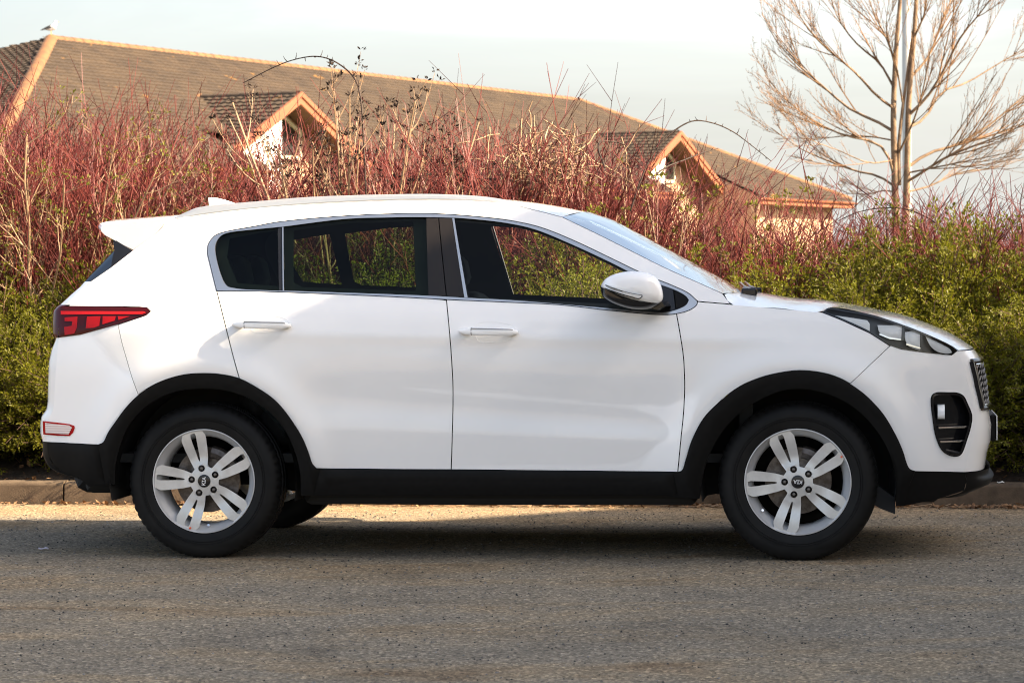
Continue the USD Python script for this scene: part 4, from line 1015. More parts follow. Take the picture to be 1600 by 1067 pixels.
us = np.linspace(-40, 40, 41)
obj("asphalt_road", grid_mesh(np.stack([kf(us, np.full(41, -60.0)), kf(us, np.full(41, 0.02))], 0), True), "asphalt", kind="structure")
obj("ground", grid_mesh(np.stack([kf(us * 30, np.full(41, -900.0), np.full(41, -0.05)), kf(us * 30, np.full(41, 2500.0), np.full(41, -0.05))], 0), True), "far_ground", kind="structure")
kerb = thing("kerb", K0, kind="structure")
kprof = np.array([(0.0, -0.02), (0.012, 0.095), (0.018, 0.110), (0.032, 0.118), (0.125, 0.119), (0.128, -0.02)])
L = 0.914
for k in range(-9, 9):
    r = np.random.default_rng(100 + k)
    u0, u1 = k * L + 0.22 + 0.006, (k + 1) * L + 0.22 - 0.006
    n = 7; uu = np.linspace(u0, u1, n)
    base = kf(uu, np.zeros(n)) - K0
    dv, dz = r.normal(0, 0.004), r.normal(0, 0.004)
    G = np.array([[base[i] + (v + dv + r.normal(0, 0.0015)) * KN + np.array([0, 0, z + dz + r.normal(0, 0.0012)]) for v, z in kprof] for i in range(n)])
    caps = [trimesh.convex.convex_hull(np.vstack([G[i], G[i] + KD * 0.0005])) for i in (0, n - 1)]
    obj("kerb_stone", cat(grid_mesh(G, True), *caps), "kerb_concrete", kerb, 30)
uu, vv = np.meshgrid(np.linspace(-9, 9, 130), np.r_[np.linspace(0.126, 3, 36), np.linspace(3.2, 9, 12)], indexing="ij")
bz = 0.095 + 0.11 * sstep(0.1, 1.2, vv) + 0.05 * (meshkit.fbm(np.stack([uu * 3, vv * 3, vv * 0], -1), 4, 3) - 0.5) * sstep(0.12, 0.4, vv)
obj("planting_bed", grid_mesh(kf(uu, vv, bz), True), "soil", kind="structure", smooth=60)

def scatter_leaves(pos, size, seed, curl=0.35):
    r = np.random.default_rng(seed); n = len(pos)
    a = r.uniform(0, 2 * np.pi, n); tl = r.normal(0, curl, (n, 2))
    d = np.stack([np.cos(a), np.sin(a), tl[:, 0]], 1); e = np.stack([-np.sin(a), np.cos(a), tl[:, 1]], 1)
    s = (size * r.uniform(0.6, 1.4, n))[:, None]
    P = np.stack([pos - d * s, pos - e * s * 0.45 + [0, 0, 0.002], pos + d * s + np.array([0, 0, 1]) * s * 0.3, pos + e * s * 0.45 + np.array([0, 0, 1]) * s * 0.35], 1)
    i = np.arange(n)[:, None] * 4
    return P.reshape(-1, 3), np.vstack([i + [0, 1, 2], i + [0, 2, 3]])
r = np.random.default_rng(8)
n = 900
lv = np.abs(r.normal(0, 0.05, n)) * -1 - 0.012
lu = np.where(r.random(n) < 0.5, r.uniform(-4, 4, n), r.choice([-1.9, -0.3, 0.2, 0.7, 1.2, 2.5, 2.9], n) + r.normal(0, 0.18, n))
bed_n = 1600
bu, bv = r.uniform(-5, 5, bed_n), r.uniform(0.14, 1.5, bed_n)
pos = np.vstack([kf(lu, lv, np.full(n, 0.008)), kf(bu, bv, 0.11 + 0.11 * sstep(0.1, 1.2, bv) + 0.01)])
obj("leaf_litter", scatter_leaves(pos, 0.020, 9), "dead_leaf", label="brown dead leaves and straw gathered along the kerb foot and on the bed", cat="leaves", kind="stuff")
m = 260
tw0 = kf(r.normal(0.3, 0.9, m), -np.abs(r.normal(0, 0.05, m)) - 0.01, np.full(m, 0.012)); ang = r.normal(0, 0.5, m)
twd = (np.cos(ang)[:, None] * KD + np.sin(ang)[:, None] * KN * 0.5 + np.array([0, 0, 1]) * np.abs(r.normal(0, 0.12, m))[:, None]) * r.uniform(0.04, 0.16, m)[:, None]
tP = tw0[:, None] + twd[:, None] * np.linspace(-0.5, 0.5, 3)[None, :, None]; tP[..., 2] = np.maximum(tP[..., 2], 0.005)
obj("dry_twigs", tubes(tP, 0.0022, 3), "straw_bark", label="pale dry twigs scattered at the kerb foot behind the car", cat="twigs", kind="stuff")
# loose stones on the asphalt
n = 5200
gx = r.uniform(-2.6, 2.6, n); gyy = r.uniform(8.3, 15.4, n); s = r.uniform(0.0022, 0.0065, n) * (gyy / 11) ** 0.5
oct_ = np.array([[1, 0, 0], [-1, 0, 0], [0, 1, 0], [0, -1, 0], [0, 0, 0.8], [0, 0, -0.3]])
of = np.array([[0, 2, 4], [2, 1, 4], [1, 3, 4], [3, 0, 4]])
V = (oct_[None] * r.uniform(0.6, 1.3, (n, 6, 1))) * s[:, None, None]
rot = r.uniform(0, 6.28, n); c_, s_ = np.cos(rot)[:, None], np.sin(rot)[:, None]
V = np.stack([V[..., 0] * c_ - V[..., 1] * s_, V[..., 0] * s_ + V[..., 1] * c_, V[..., 2]], -1) + np.stack([gx, gyy, np.full(n, 0.001)], 1)[:, None]
obj("loose_chippings", (V.reshape(-1, 3), (np.arange(n)[:, None, None] * 6 + of[None]).reshape(-1, 3)), "stone_chip", label="small loose stone chippings strewn over the asphalt", cat="gravel", kind="stuff")
sc = on_ground(68.0, 859.0)
v, f = trimesh.creation.box((0.045, 0.022, 0.004)).subdivide().subdivide().vertices, trimesh.creation.box((0.045, 0.022, 0.004)).subdivide().subdivide().faces
v = np.array(v); v[:, 2] += 0.006 * np.sin(v[:, 0] * 160) * np.cos(v[:, 1] * 120) + 0.008
obj("paper_scrap", trimesh.Trimesh(v + sc, f), "scrap_lilac", smooth=40, label="tiny crumpled lilac wrapper on the asphalt behind the rear wheel", cat="litter")
sc = at_depth(1563.0, 756.0, 15.4)
obj("paper_scrap", trimesh.Trimesh(v * [0.8, 1, 1] + kf(np.array([(sc - K0) @ KD]), np.array([0.08]), np.array([0.122]))[0], f), "scrap_white", smooth=40, label="small white paper scrap lying on the kerb top ahead of the car", cat="litter")

# ------------------------------------------------------------------ the long building behind
TH = 1.105
BD, BN = np.array([math.cos(TH), math.sin(TH), 0]), np.array([math.sin(TH), -math.cos(TH), 0])
B0 = np.array([-12.712, 80.0, 0])
HR, LR, RUN, HE, RE, GD, S1, S2, HD = 7.84, 34.13, 8.207, 3.975, 13.7, 6.634, 2.133, 28.311, 6.19
TP = (HR - HE) / RUN
def bl(s, g, z):
    s, g, z = np.broadcast_arrays(np.asarray(s, float), np.asarray(g, float), np.asarray(z, float))
    return s[..., None] * BD + g[..., None] * BN + z[..., None] * np.array([0, 0, 1.0])
house = thing("long_house", B0, label="long brick building with brown hipped tile roof and two gabled dormers beyond the shrubs", cat="building")

def tiled(origin, along, down, length_at, a0_at, total, gauge=0.27, pitch=0.25, samples=4, cut=None):
    """Tile courses on a slope: origin, unit along, unit down-slope; row by row with a rolled profile and a step at each lower edge."""
    nrm = np.cross(along, down); nrm = nrm if nrm[2] > 0 else -nrm
    out = []
    for k in range(int(total / gauge)):
        d0, d1 = k * gauge, (k + 1) * gauge + 0.02
        a0, a1 = a0_at(d1), a0_at(d1) + length_at(d1)
        if a1 - a0 < pitch: continue
        n = max(2, int((a1 - a0) / pitch * samples)); a = np.linspace(a0, a1, n)
        ph = a / pitch * 2 * np.pi
        w = 0.028 * np.abs(np.sin(ph / 2)) ** 1.3
        t0 = origin + along * a[:, None] + down * d0 + nrm * (0.012 + w)[:, None]
        t1 = origin + along * a[:, None] + down * d1 + nrm * (0.050 + w)[:, None]
        t2 = origin + along * a[:, None] + down * d1 + nrm * (0.006 + 0 * w)[:, None]
        m = grid_mesh(np.stack([t0, t1, t2], 0))
        if cut is not None:
            mid = np.array([[a[i % n]] for i in np.asarray(m.faces)[:, 0]]).ravel()
            m.update_faces(~cut(mid, np.full(len(mid), d1)))
            m.remove_unreferenced_vertices()
        out.append(m)
    return cat(*out)
slope = math.atan(TP); dn_f = BN * math.cos(slope) - np.array([0, 0, math.sin(slope)])
SL = RUN / math.cos(slope)
GW = GD - 0.745; WG = 3.95                                # the gable walls stand proud of a break in the main roof
def open_at(a, d): return (d * math.cos(slope) > GW) & ((np.abs(a - S1) < WG) | (np.abs(a - S2) < WG))
front_tiles = tiled(bl(0, 0, HR), BD, dn_f, lambda d: LR + (RE + RUN) * d / SL, lambda d: -RE * d / SL, SL, cut=open_at)
gq = []
for f0, f1 in ((0.0, GW / RUN), (GW / RUN, 1.0)):
    bounds = [(0.0, 1.0)] if f1 < 1 else None
    for a0, a1 in ([(None, None)] if f1 < 1 else [(None, S1 - WG), (S1 + WG, S2 - WG), (S2 + WG, None)]):
        row = lambda f: [bl(-RE * f if a0 is None else a0, RUN * f, HR - (HR - HE) * f - 0.02), bl(LR + RUN * f if a1 is None else a1, RUN * f, HR - (HR - HE) * f - 0.02)]
        gq.append(grid_mesh([row(f0), row(f1)]))
slope_e = math.atan((HR - HE) / RE); dn_e = -BD * math.cos(slope_e) - np.array([0, 0, math.sin(slope_e)]); SLE = RE / math.cos(slope_e)
end_tiles = tiled(bl(0, 0, HR), BN, dn_e, lambda d: 2 * RUN * d / SLE, lambda d: -RUN * d / SLE, SLE)
roof = obj("roof", cat(*gq,
                      grid_mesh([[bl(0, 0, HR - 0.02), bl(LR, 0, HR - 0.02)], [bl(-RE, -RUN, HE - 0.02), bl(LR + RUN, -RUN, HE - 0.02)]]),
                      (np.array([bl(0, 0, HR - 0.02), bl(-RE, RUN, HE - 0.02), bl(-RE, -RUN, HE - 0.02)]), [[0, 1, 2]]), (np.array([bl(LR, 0, HR), bl(LR + RUN, RUN, HE), bl(LR + RUN, -RUN, HE)]), [[0, 1, 2]])), "roof_tile", house)
obj("roof_tiles", front_tiles, "roof_tile", roof, kind="stuff")
obj("roof_tiles", end_tiles, "roof_tile", roof, kind="stuff")
def ridge_tiles(p0, p1, width, parent, gauge=0.45, mat="ridge_tile"):
    p0, p1 = np.asarray(p0, float), np.asarray(p1, float); L_ = np.linalg.norm(p1 - p0); t = (p1 - p0) / L_
    side = np.cross(t, [0, 0, 1.0]); side /= np.linalg.norm(side); up = np.cross(side, t)
    n = int(L_ / gauge)
    a = np.radians(np.linspace(-15, 195, 8))
    for k in range(n):
        q0, q1 = p0 + t * k * gauge, p0 + t * ((k + 1) * gauge + 0.02)
        g = np.array([[q + side * math.cos(u) * w_ + up * (math.sin(u) * w_ * 0.75 - 0.02) for u in a] for q, w_ in ((q0, width), (q1, width * 0.93), (q1, width * 0.80))])
        obj("ridge_tile", grid_mesh(g), mat, parent, 50)
ridge_tiles(bl(0, 0, HR), bl(LR, 0, HR), 0.17, roof)
ridge_tiles(bl(0, 0, HR), bl(-RE, RUN, HE + 0.03), 0.19, roof)
ridge_tiles(bl(LR, 0, HR), bl(LR + RUN, RUN, HE + 0.03), 0.17, roof, gauge=0.6)
# eaves and walls
def hull(*corners): return trimesh.convex.convex_hull(np.array(corners))
def slab(s0, s1, g0, g1, z0, z1): return hull(*[bl(a, b, c) for a in (s0, s1) for b in (g0, g1) for c in (z0, z1)])
ga = np.linspace(math.pi, 2 * math.pi, 7)
for a0, a1 in ((-RE + 0.1, S1 - WG), (S1 + WG, S2 - WG), (S2 + WG, LR + RUN - 0.1)):
    obj("fascia", slab(a0, a1, RUN - 0.06, RUN - 0.01, HE - 0.26, HE - 0.03), "fascia_timber", house)
    gut = np.array([[bl(s_, RUN + 0.065 + 0.06 * math.cos(u), HE - 0.05 + 0.065 * math.sin(u)) for u in ga] for s_ in (a0, a1 + 0.1)])
    obj("gutter", grid_mesh(gut), "fascia_timber", house, 50)
    obj("soffit", slab(a0, a1, RUN - 0.75, RUN - 0.07, HE - 0.27, HE - 0.24), "soffit", house)
    obj("wall", slab(max(a0, -RE + 0.7), min(a1, LR + RUN - 0.7), GW - 0.3, RUN - 0.7, 0, HE - 0.02), "brick_wall", house)
obj("wall", slab(-RE + 0.7, LR + RUN - 0.7, -RUN + 0.7, GW - 0.31, 0, HE - 0.02), "brick_wall", house)
# dormers
for S_ in (S1, S2):
    for sg_ in (-1, 1):
        c0, c1 = S_ + sg_ * (WG - 0.02), S_ + sg_ * (WG + 0.06)
        obj("cheek_wall", hull(*[bl(a, gg, zz) for a in (c0, c1) for gg, zz in ((GW, HR - GW * TP - 0.06), (RUN - 0.05, HE - 0.03), (GW, 0.0), (RUN - 0.72, 0.0), (RUN - 0.05, HE - 0.25))]), "brick_wall", house)
    gb = (HR - HD) / TP; gf = GD + 0.12; W_ = 4.45
    d = obj("dormer", hull(*[bl(S_ + a, gg, zz) for gg in (GD - 3.0, GD - 0.75) for a, zz in ((-W_ + 0.8, 0.0), (W_ - 0.8, 0.0), (-W_ + 0.8, HD - (W_ - 0.8) * TP - 0.15), (W_ - 0.8, HD - (W_ - 0.8) * TP - 0.15), (0, HD - 0.15))]), "brick_wall", house)
    ca = math.cos(slope)
    for sg_ in (-1, 1):
        dn = BD * sg_ * ca - np.array([0, 0, math.sin(slope)])
        t = tiled(bl(S_, gf, HD), -BN, dn, lambda q: max(0.4, gf - gb - q * ca + 0.25), lambda q: 0.0, W_ / ca, samples=4)
        obj("dormer_tiles", t, "roof_tile", d, kind="stuff")
        # bargeboard, verge and the dark boarding under the overhang
        b0, b1 = (S_, HD), (S_ + sg_ * W_, HD - W_ * TP)
        def board(g0, g1, z_top, z_bot): return hull(*[bl(b[0], g_, b[1] + zz) for b in (b0, b1) for g_ in (g0, g1) for zz in (z_top, z_bot)])
        obj("bargeboard", board(gf - 0.05, gf + 0.0, -0.01, -0.27), "fascia_timber", d)
        obj("verge", board(gf - 0.02, gf + 0.045, 0.06, -0.075), "fascia_timber", d)
        obj("dormer_soffit", board(gf - 0.86, gf - 0.052, -0.16, -0.20), "soffit", d)
    for k in range(int((gf - gb) / 0.45)):
        g0_ = gb + k * 0.45; a = np.radians(np.linspace(-10, 190, 7))
        gg = np.array([[bl(S_ + 0.14 * math.cos(u) * f_, g_, HD + 0.10 * math.sin(u) * f_ + 0.0) for u in a] for g_, f_ in ((g0_, 1.0), (g0_ + 0.47, 0.93))])
        obj("dormer_ridge_tile", grid_mesh(gg), "roof_tile", d, 50)
    obj("end_flashing", hull(*[bl(S_ + a, gb + gg, HD + zz) for a, zz in ((0.0, 0.12), (-0.16, 0.10), (-1.6, -0.72), (-1.45, -0.70)) for gg in (0.0, 0.06)]), "ridge_tile", d)
    gw = GD - 0.745
    rk = lambda a: HD - abs(a) * TP - 0.28
    obj("white_panel", hull(*[bl(S_ + a, gg, zz) for gg in (gw + 0.004, gw + 0.30) for a, zz in ((-2.75, 2.5), (-2.75, rk(2.75)), (-0.1, 2.5), (-0.1, rk(0.1)))]), "white_render", d)
    w = obj("window", hull(*[bl(S_ + a, gg, zz) for gg in (gw + 0.004, gw + 0.03) for a, zz in ((0.0, 4.55), (1.25, 4.55), (1.25, rk(1.25)), (0.0, rk(0.0)))]), "dark_glass", d)
    fr_ = [slab(S_ + a - 0.05, S_ + a + 0.05, gw + 0.032, gw + 0.09, 4.5, rk(a) - 0.02) for a in (0.06, 1.28)]
    fr_.append(hull(*[bl(S_ + a, gg, rk(a) - 0.05 + zz) for a in (0.0, 1.3) for gg in (gw + 0.034, gw + 0.085) for zz in (0.0, -0.10)]))
    fr_.append(slab(S_ + 0.0, S_ + 1.3, gw + 0.033, gw + 0.088, 4.45, 4.55))
    obj("window_frame", cat(*fr_), "window_frame", w)

# gull on the ridge end
gull = thing("gull", B0 + bl(0.05, 0, HR + 0.12), label="white gull with dark grey wings standing on the left end of the roof ridge", cat="bird")
def blob(chain_, n=2):
    ms = []
    for (p, a), (q, b) in zip(chain_[:-1], chain_[1:]):
        s1_, s2_ = trimesh.creation.icosphere(n, a), trimesh.creation.icosphere(n, b)
        ms.append(trimesh.convex.convex_hull(np.vstack([s1_.vertices + p, s2_.vertices + q])))
    return cat(*ms)
V3 = lambda *a: np.array(a, float)
body = blob([(V3(-0.17, 0, 0.145), 0.025), (V3(-0.07, 0, 0.17), 0.07), (V3(0.03, 0, 0.20), 0.085), (V3(0.075, 0, 0.27), 0.055), (V3(0.085, 0, 0.33), 0.042), (V3(0.105, 0, 0.345), 0.034)])
tail = hull(V3(-0.15, -0.03, 0.15), V3(-0.15, 0.03, 0.15), V3(-0.27, -0.035, 0.115), V3(-0.27, 0.035, 0.115), V3(-0.2, 0, 0.16))
gb_ = obj("body", cat(body, tail), "gull_white", gull, 60)
for sy in (-1, 1):
    obj("wing", hull(V3(0.03, sy * 0.075, 0.225), V3(0.0, sy * 0.09, 0.18), V3(-0.10, sy * 0.085, 0.15), V3(-0.31, sy * 0.02, 0.115), V3(-0.33, sy * 0.012, 0.12), V3(-0.12, sy * 0.05, 0.225), V3(-0.02, sy * 0.05, 0.26)), "gull_wing", gull, 60)
    obj("leg", tube([V3(-0.03, sy * 0.03, 0.12), V3(-0.025, sy * 0.03, 0.0), V3(0.015, sy * 0.03, -0.01)], 0.008, 5), "gull_bill", gull)
obj("bill", hull(V3(0.13, -0.012, 0.345), V3(0.13, 0.012, 0.345), V3(0.13, 0, 0.36), V3(0.19, 0, 0.332), V3(0.185, 0, 0.345)), "gull_bill", gull)

# the brick block out of the picture on the right, whose shadow lies over the road and the car's front
CB = np.array([6.8, 8.6, 0]); CE, CW = np.array([0.822, 0.5695, 0]), np.array([0.5695, -0.822, 0])
side_b = thing("brick_block", CB, label="flat roofed two storey brick block standing right of the car park", cat="building")
def cb(a, b, z): return CE * a + CW * b + np.array([0, 0, z])
def cslab(a0, a1, b0, b1, z0, z1): return hull(*[cb(a, b, c) for a in (a0, a1) for b in (b0, b1) for c in (z0, z1)])
BH = 8.0
obj("wall", cslab(0, 26, 0, 14, 0, BH - 0.35), "brick_wall", side_b)
obj("parapet", cslab(-0.05, 26.05, -0.05, 14.05, BH - 0.349, BH), "kerb_concrete", side_b)
for fl__ in (0.9, 4.4):
    for k in range(9):
        w = obj("window", cslab(1.5 + 2.7 * k, 3.0 + 2.7 * k, -0.012, 0.02, fl__, fl__ + 1.6), "dark_glass", side_b)
        obj("frame", cat(cslab(1.44 + 2.7 * k, 3.06 + 2.7 * k, -0.04, -0.013, fl__ - 0.06, fl__), cslab(1.44 + 2.7 * k, 1.5 + 2.7 * k, -0.04, -0.013, fl__, fl__ + 1.6), cslab(3.0 + 2.7 * k, 3.06 + 2.7 * k, -0.04, -0.013, fl__, fl__ + 1.6)), "white_render", w)
    for k in range(4):
        obj("window", cslab(-0.012, 0.02, 1.6 + 3.0 * k, 3.2 + 3.0 * k, fl__, fl__ + 1.6), "dark_glass", side_b)

# ------------------------------------------------------------------ shrubs and tree
def norm(v): return v / (np.linalg.norm(v, axis=-1, keepdims=True) + 1e-12)

def dogwood(seed, n=230, height=1.95, spread=0.62, twigs=6):
    r = np.random.default_rng(seed)
    K = 7
    a = r.uniform(0, 2 * np.pi, n); rad = np.sqrt(r.random(n)) * 0.36
    base = np.stack([rad * np.cos(a), rad * np.sin(a), np.zeros(n)], 1)
    lean = r.normal(0, 0.34, (n, 2)) + np.stack([np.cos(a), np.sin(a)], 1) * 0.22
    h = height * r.uniform(0.55, 1.08, n)
    t = np.linspace(0, 1, K)
    bend = r.normal(0, 0.10, (n, 2))
    P = np.zeros((n, K, 3))
    P[..., :2] = base[:, None, :2] + lean[:, None] * spread * (t ** 0.85)[None, :, None] * h[:, None, None] * 0.75 + bend[:, None] * np.sin(np.pi * t)[None, :, None]
    P[..., 2] = h[:, None] * t[None]
    P += np.cumsum(r.normal(0, 0.010, (n, K, 3)) * [1, 1, 0.2], axis=1)
    R = (0.0058 * r.uniform(0.7, 1.35, n))[:, None] * (1 - 0.68 * t)[None]
    main = tubes(P, R, 4)
    m = n * twigs; idx = np.repeat(np.arange(n), twigs)
    tt = r.uniform(0.28, 0.97, m); k0 = np.minimum((tt * (K - 1)).astype(int), K - 2); fr = tt * (K - 1) - k0
    o = P[idx, k0] * (1 - fr)[:, None] + P[idx, k0 + 1] * fr[:, None]
    ax = norm(P[idx, k0 + 1] - P[idx, k0])
    side = norm(np.cross(ax, r.normal(size=(m, 3))))
    d = norm(ax * 0.86 + side * r.uniform(0.35, 0.8, m)[:, None])
    ln = h[idx] * r.uniform(0.10, 0.30, m)
    q = np.linspace(0, 1, 4)
    TPn = o[:, None] + d[:, None] * (q[None, :] * ln[:, None])[..., None] + (ax * 0.28)[:, None] * (q ** 2)[None, :, None] * ln[:, None, None]
    TPn += r.normal(0, 0.006, TPn.shape) * q[None, :, None]
    TR = (0.0032 * r.uniform(0.7, 1.2, m))[:, None] * (1 - 0.6 * q)[None]
    tw = tubes(TPn, TR, 3)
    # second order
    m2 = m; i2 = np.arange(m)
    o2 = TPn[i2, 2]; ax2 = norm(TPn[i2, 3] - TPn[i2, 1]); s2 = norm(np.cross(ax2, r.normal(size=(m2, 3))))
    d2 = norm(ax2 + s2 * 0.7); l2 = ln * r.uniform(0.3, 0.6, m2)
    P2 = o2[:, None] + d2[:, None] * (np.linspace(0, 1, 3)[None] * l2[:, None])[..., None]
    tw2 = tubes(P2, np.array([0.0022, 0.0018, 0.0011])[None] * np.ones((m2, 1)), 3)
    return main, cat(tw, tw2)

def bush(seed, n_main, height, lean, kids=(5, 4), r0=0.012, up=0.35, wob=0.02, spread=0.25, klen=(0.45, 0.4), first=0.25):
    """Branching shrub: returns mains, side branches (tube meshes) and tip points with directions."""
    r = np.random.default_rng(seed); K = 8
    a = np.linspace(0, 2 * np.pi, n_main, endpoint=False) + r.normal(0, 0.3, n_main)
    t = np.linspace(0, 1, K)
    h = height * r.uniform(0.75, 1.05, n_main); le = lean * r.uniform(0.3, 1.25, n_main)
    d0 = np.stack([np.cos(a), np.sin(a), np.zeros(n_main)], 1)
    P = d0[:, None] * (0.06 + spread * 0.3 + le[:, None] * t[None] ** 1.1)[..., None]
    P[..., 2] = h[:, None] * (t ** 0.95)[None]
    P += np.cumsum(r.normal(0, wob, P.shape) * [1, 1, 0.3], axis=1)
    R = (r0 * r.uniform(0.7, 1.2, n_main))[:, None] * (1 - 0.6 * t)[None]
    mains = tubes(P, R, 6); sides, tips = [], [(P[:, -1], norm(P[:, -1] - P[:, -2]))]
    par, plen, prad = P, h, R
    for lvl, kk in enumerate(kids):
        n = len(par); m = n * kk; idx = np.repeat(np.arange(n), kk); Kp = par.shape[1]
        tt = r.uniform(first, 0.98, m); k0 = np.minimum((tt * (Kp - 1)).astype(int), Kp - 2); fr = tt * (Kp - 1) - k0
        o = par[idx, k0] * (1 - fr)[:, None] + par[idx, k0 + 1] * fr[:, None]
        ax = norm(par[idx, k0 + 1] - par[idx, k0]); s_ = norm(np.cross(ax, r.normal(size=(m, 3))))
        d = norm(ax * 0.7 + s_ * r.uniform(0.5, 1.0, m)[:, None]); ln = plen[idx] * klen[lvl] * r.uniform(0.5, 1.1, m) * (1.15 - 0.6 * tt)
        q = np.linspace(0, 1, 5)
        C = o[:, None] + d[:, None] * (q[None] * ln[:, None])[..., None]
        C[..., 2] += up * (q ** 2)[None] * ln[:, None]
        C += np.cumsum(r.normal(0, wob * 0.6, C.shape), axis=1) * np.minimum(1, ln)[:, None, None]
        C -= (C[:, :1] - o[:, None])
        rr = np.minimum(prad[idx, k0] * 0.62, 0.02)[:, None] * (1 - 0.6 * q)[None]
        rr = np.maximum(rr, 0.0015)
        sides.append(tubes(C, rr, 4 if lvl == 0 else 3)); tips.append((C[:, -1], norm(C[:, -1] - C[:, -2])))
        par, plen, prad = C, ln, rr
    return mains, cat(*sides), np.vstack([x[0] for x in tips]), np.vstack([x[1] for x in tips])

def leaf_clumps(P, D, seed, per=10, length=0.022, width=0.4, spread=0.03, along=0.06):
    """Small folded leaves in clumps about the points P along the directions D."""
    r = np.random.default_rng(seed); n = len(P); m = n * per
    idx = np.repeat(np.arange(n), per); ax = D[idx]
    t = r.random(m)[:, None]
    s_ = norm(np.cross(ax, r.normal(size=(m, 3))))
    o = P[idx] + ax * t * along + s_ * r.random(m)[:, None] * spread
    d = norm(ax * r.uniform(0.3, 1.0, m)[:, None] + s_ * r.uniform(0.4, 1.0, m)[:, None])
    w = norm(np.cross(d, r.normal(size=(m, 3)))); up = np.cross(w, d)
    l = (length * r.uniform(0.6, 1.3, m))[:, None]
    a, b, c, e = o, o + d * l * 0.5 + w * l * width * 0.5 + up * l * 0.12, o + d * l, o + d * l * 0.5 - w * l * width * 0.5 + up * l * 0.12
    V = np.stack([a, b, c, e], 1).reshape(-1, 3); i = np.arange(m)[:, None] * 4
    return V, np.vstack([i + [0, 1, 2], i + [0, 2, 3]])

def evergreen(seed, R=0.62, H=1.15, sprigs=1150, per=34):
    r = np.random.default_rng(seed)
    # shoots: arching branches from the base, sprigs along their outer parts
    nb = 110; K = 7; t = np.linspace(0, 1, K)
    a = r.uniform(0, 2 * np.pi, nb); el = np.arccos(r.uniform(0.05, 1.0, nb))          # angle from vertical
    L_ = (0.80 + 0.30 * r.random(nb)) * (1 + 0.22 * np.sin(3 * a + seed) * np.sin(el))
    d = np.stack([np.sin(el) * np.cos(a), np.sin(el) * np.sin(a), np.cos(el)], 1)
    P = d[:, None] * (t[None] * L_[:, None])[..., None] * [R, R, H]
    P[..., 2] += 0.10 + 0.16 * (np.sin(np.pi * t))[None] * np.sin(el)[:, None]
    P += np.cumsum(r.normal(0, 0.018, P.shape), axis=1)
    P[..., 2] = np.maximum(P[..., 2], 0.06)
    br = tubes(P, 0.006 * (1 - 0.7 * t)[None] * np.ones((nb, 1)), 4)
    idx = r.integers(0, nb, sprigs); tt = 0.30 + 0.72 * r.random(sprigs) ** 0.7
    k0 = np.clip((tt * (K - 1)).astype(int), 0, K - 2); fr = np.minimum(tt * (K - 1) - k0, 1)
    o = P[idx, k0] * (1 - fr)[:, None] + P[idx, k0 + 1] * fr[:, None]
    ax = norm(P[idx, k0 + 1] - P[idx, k0]); s_ = norm(np.cross(ax, r.normal(size=(sprigs, 3))))
    o = o + s_ * (r.random(sprigs) ** 0.7)[:, None] * 0.12
    D = norm(ax * 0.8 + s_ * 0.65 + r.normal(0, 0.22, (sprigs, 3)) + [0, 0, 0.22])
    lf = leaf_clumps(o, D, seed + 50, per=per, length=0.024, width=0.5, spread=0.020, along=0.17)
    st = tubes(np.stack([o, o + D * 0.06, o + D * 0.12], 1), 0.0022, 3)
    return lf, cat(br, st)

class_root = {}
def make_class(nm, parts):
    p = stage.CreateClassPrim(f"/World/{nm}_kind") if False else stage.CreateClassPrim(f"/{nm}_kind")
    for pn, mesh, mat, kind in parts:
        m_ = usdkit.mesh(stage, f"/{nm}_kind/{pn}", mesh, MAT[mat])
        if kind: m_.GetPrim().SetCustomDataByKey("kind", kind)
    return p

dog, dog_top = [], []
for k in range(5):
    mn, tw = dogwood(20 + k, n=[230, 250, 210, 240, 150][k], height=[1.95, 1.8, 2.05, 1.9, 2.2][k])
    dog_top.append(np.percentile(mn[0][:, 2], 98.5)); dog.append(make_class(f"dogwood_{k}", [("stems", mn, "dogwood_bark", "stuff"), ("twigs", tw, "dogwood_bark", "stuff")]))
ever, ever_top = [], []
for k in range(4):
    lf, br = evergreen(40 + k, R=[0.66, 0.60, 0.7, 0.62][k], H=[1.02, 1.12, 0.98, 1.06][k])
    ever_top.append(np.percentile(lf[0][:, 2], 98.0)); ever.append(make_class(f"evergreen_{k}", [("foliage", lf, "evergreen_leaf", "stuff"), ("branches", br, "brown_twig", "stuff")]))

r = np.random.default_rng(77)
def bed_h(v): return 0.095 + 0.11 * float(sstep(0.1, 1.2, np.array(v)))
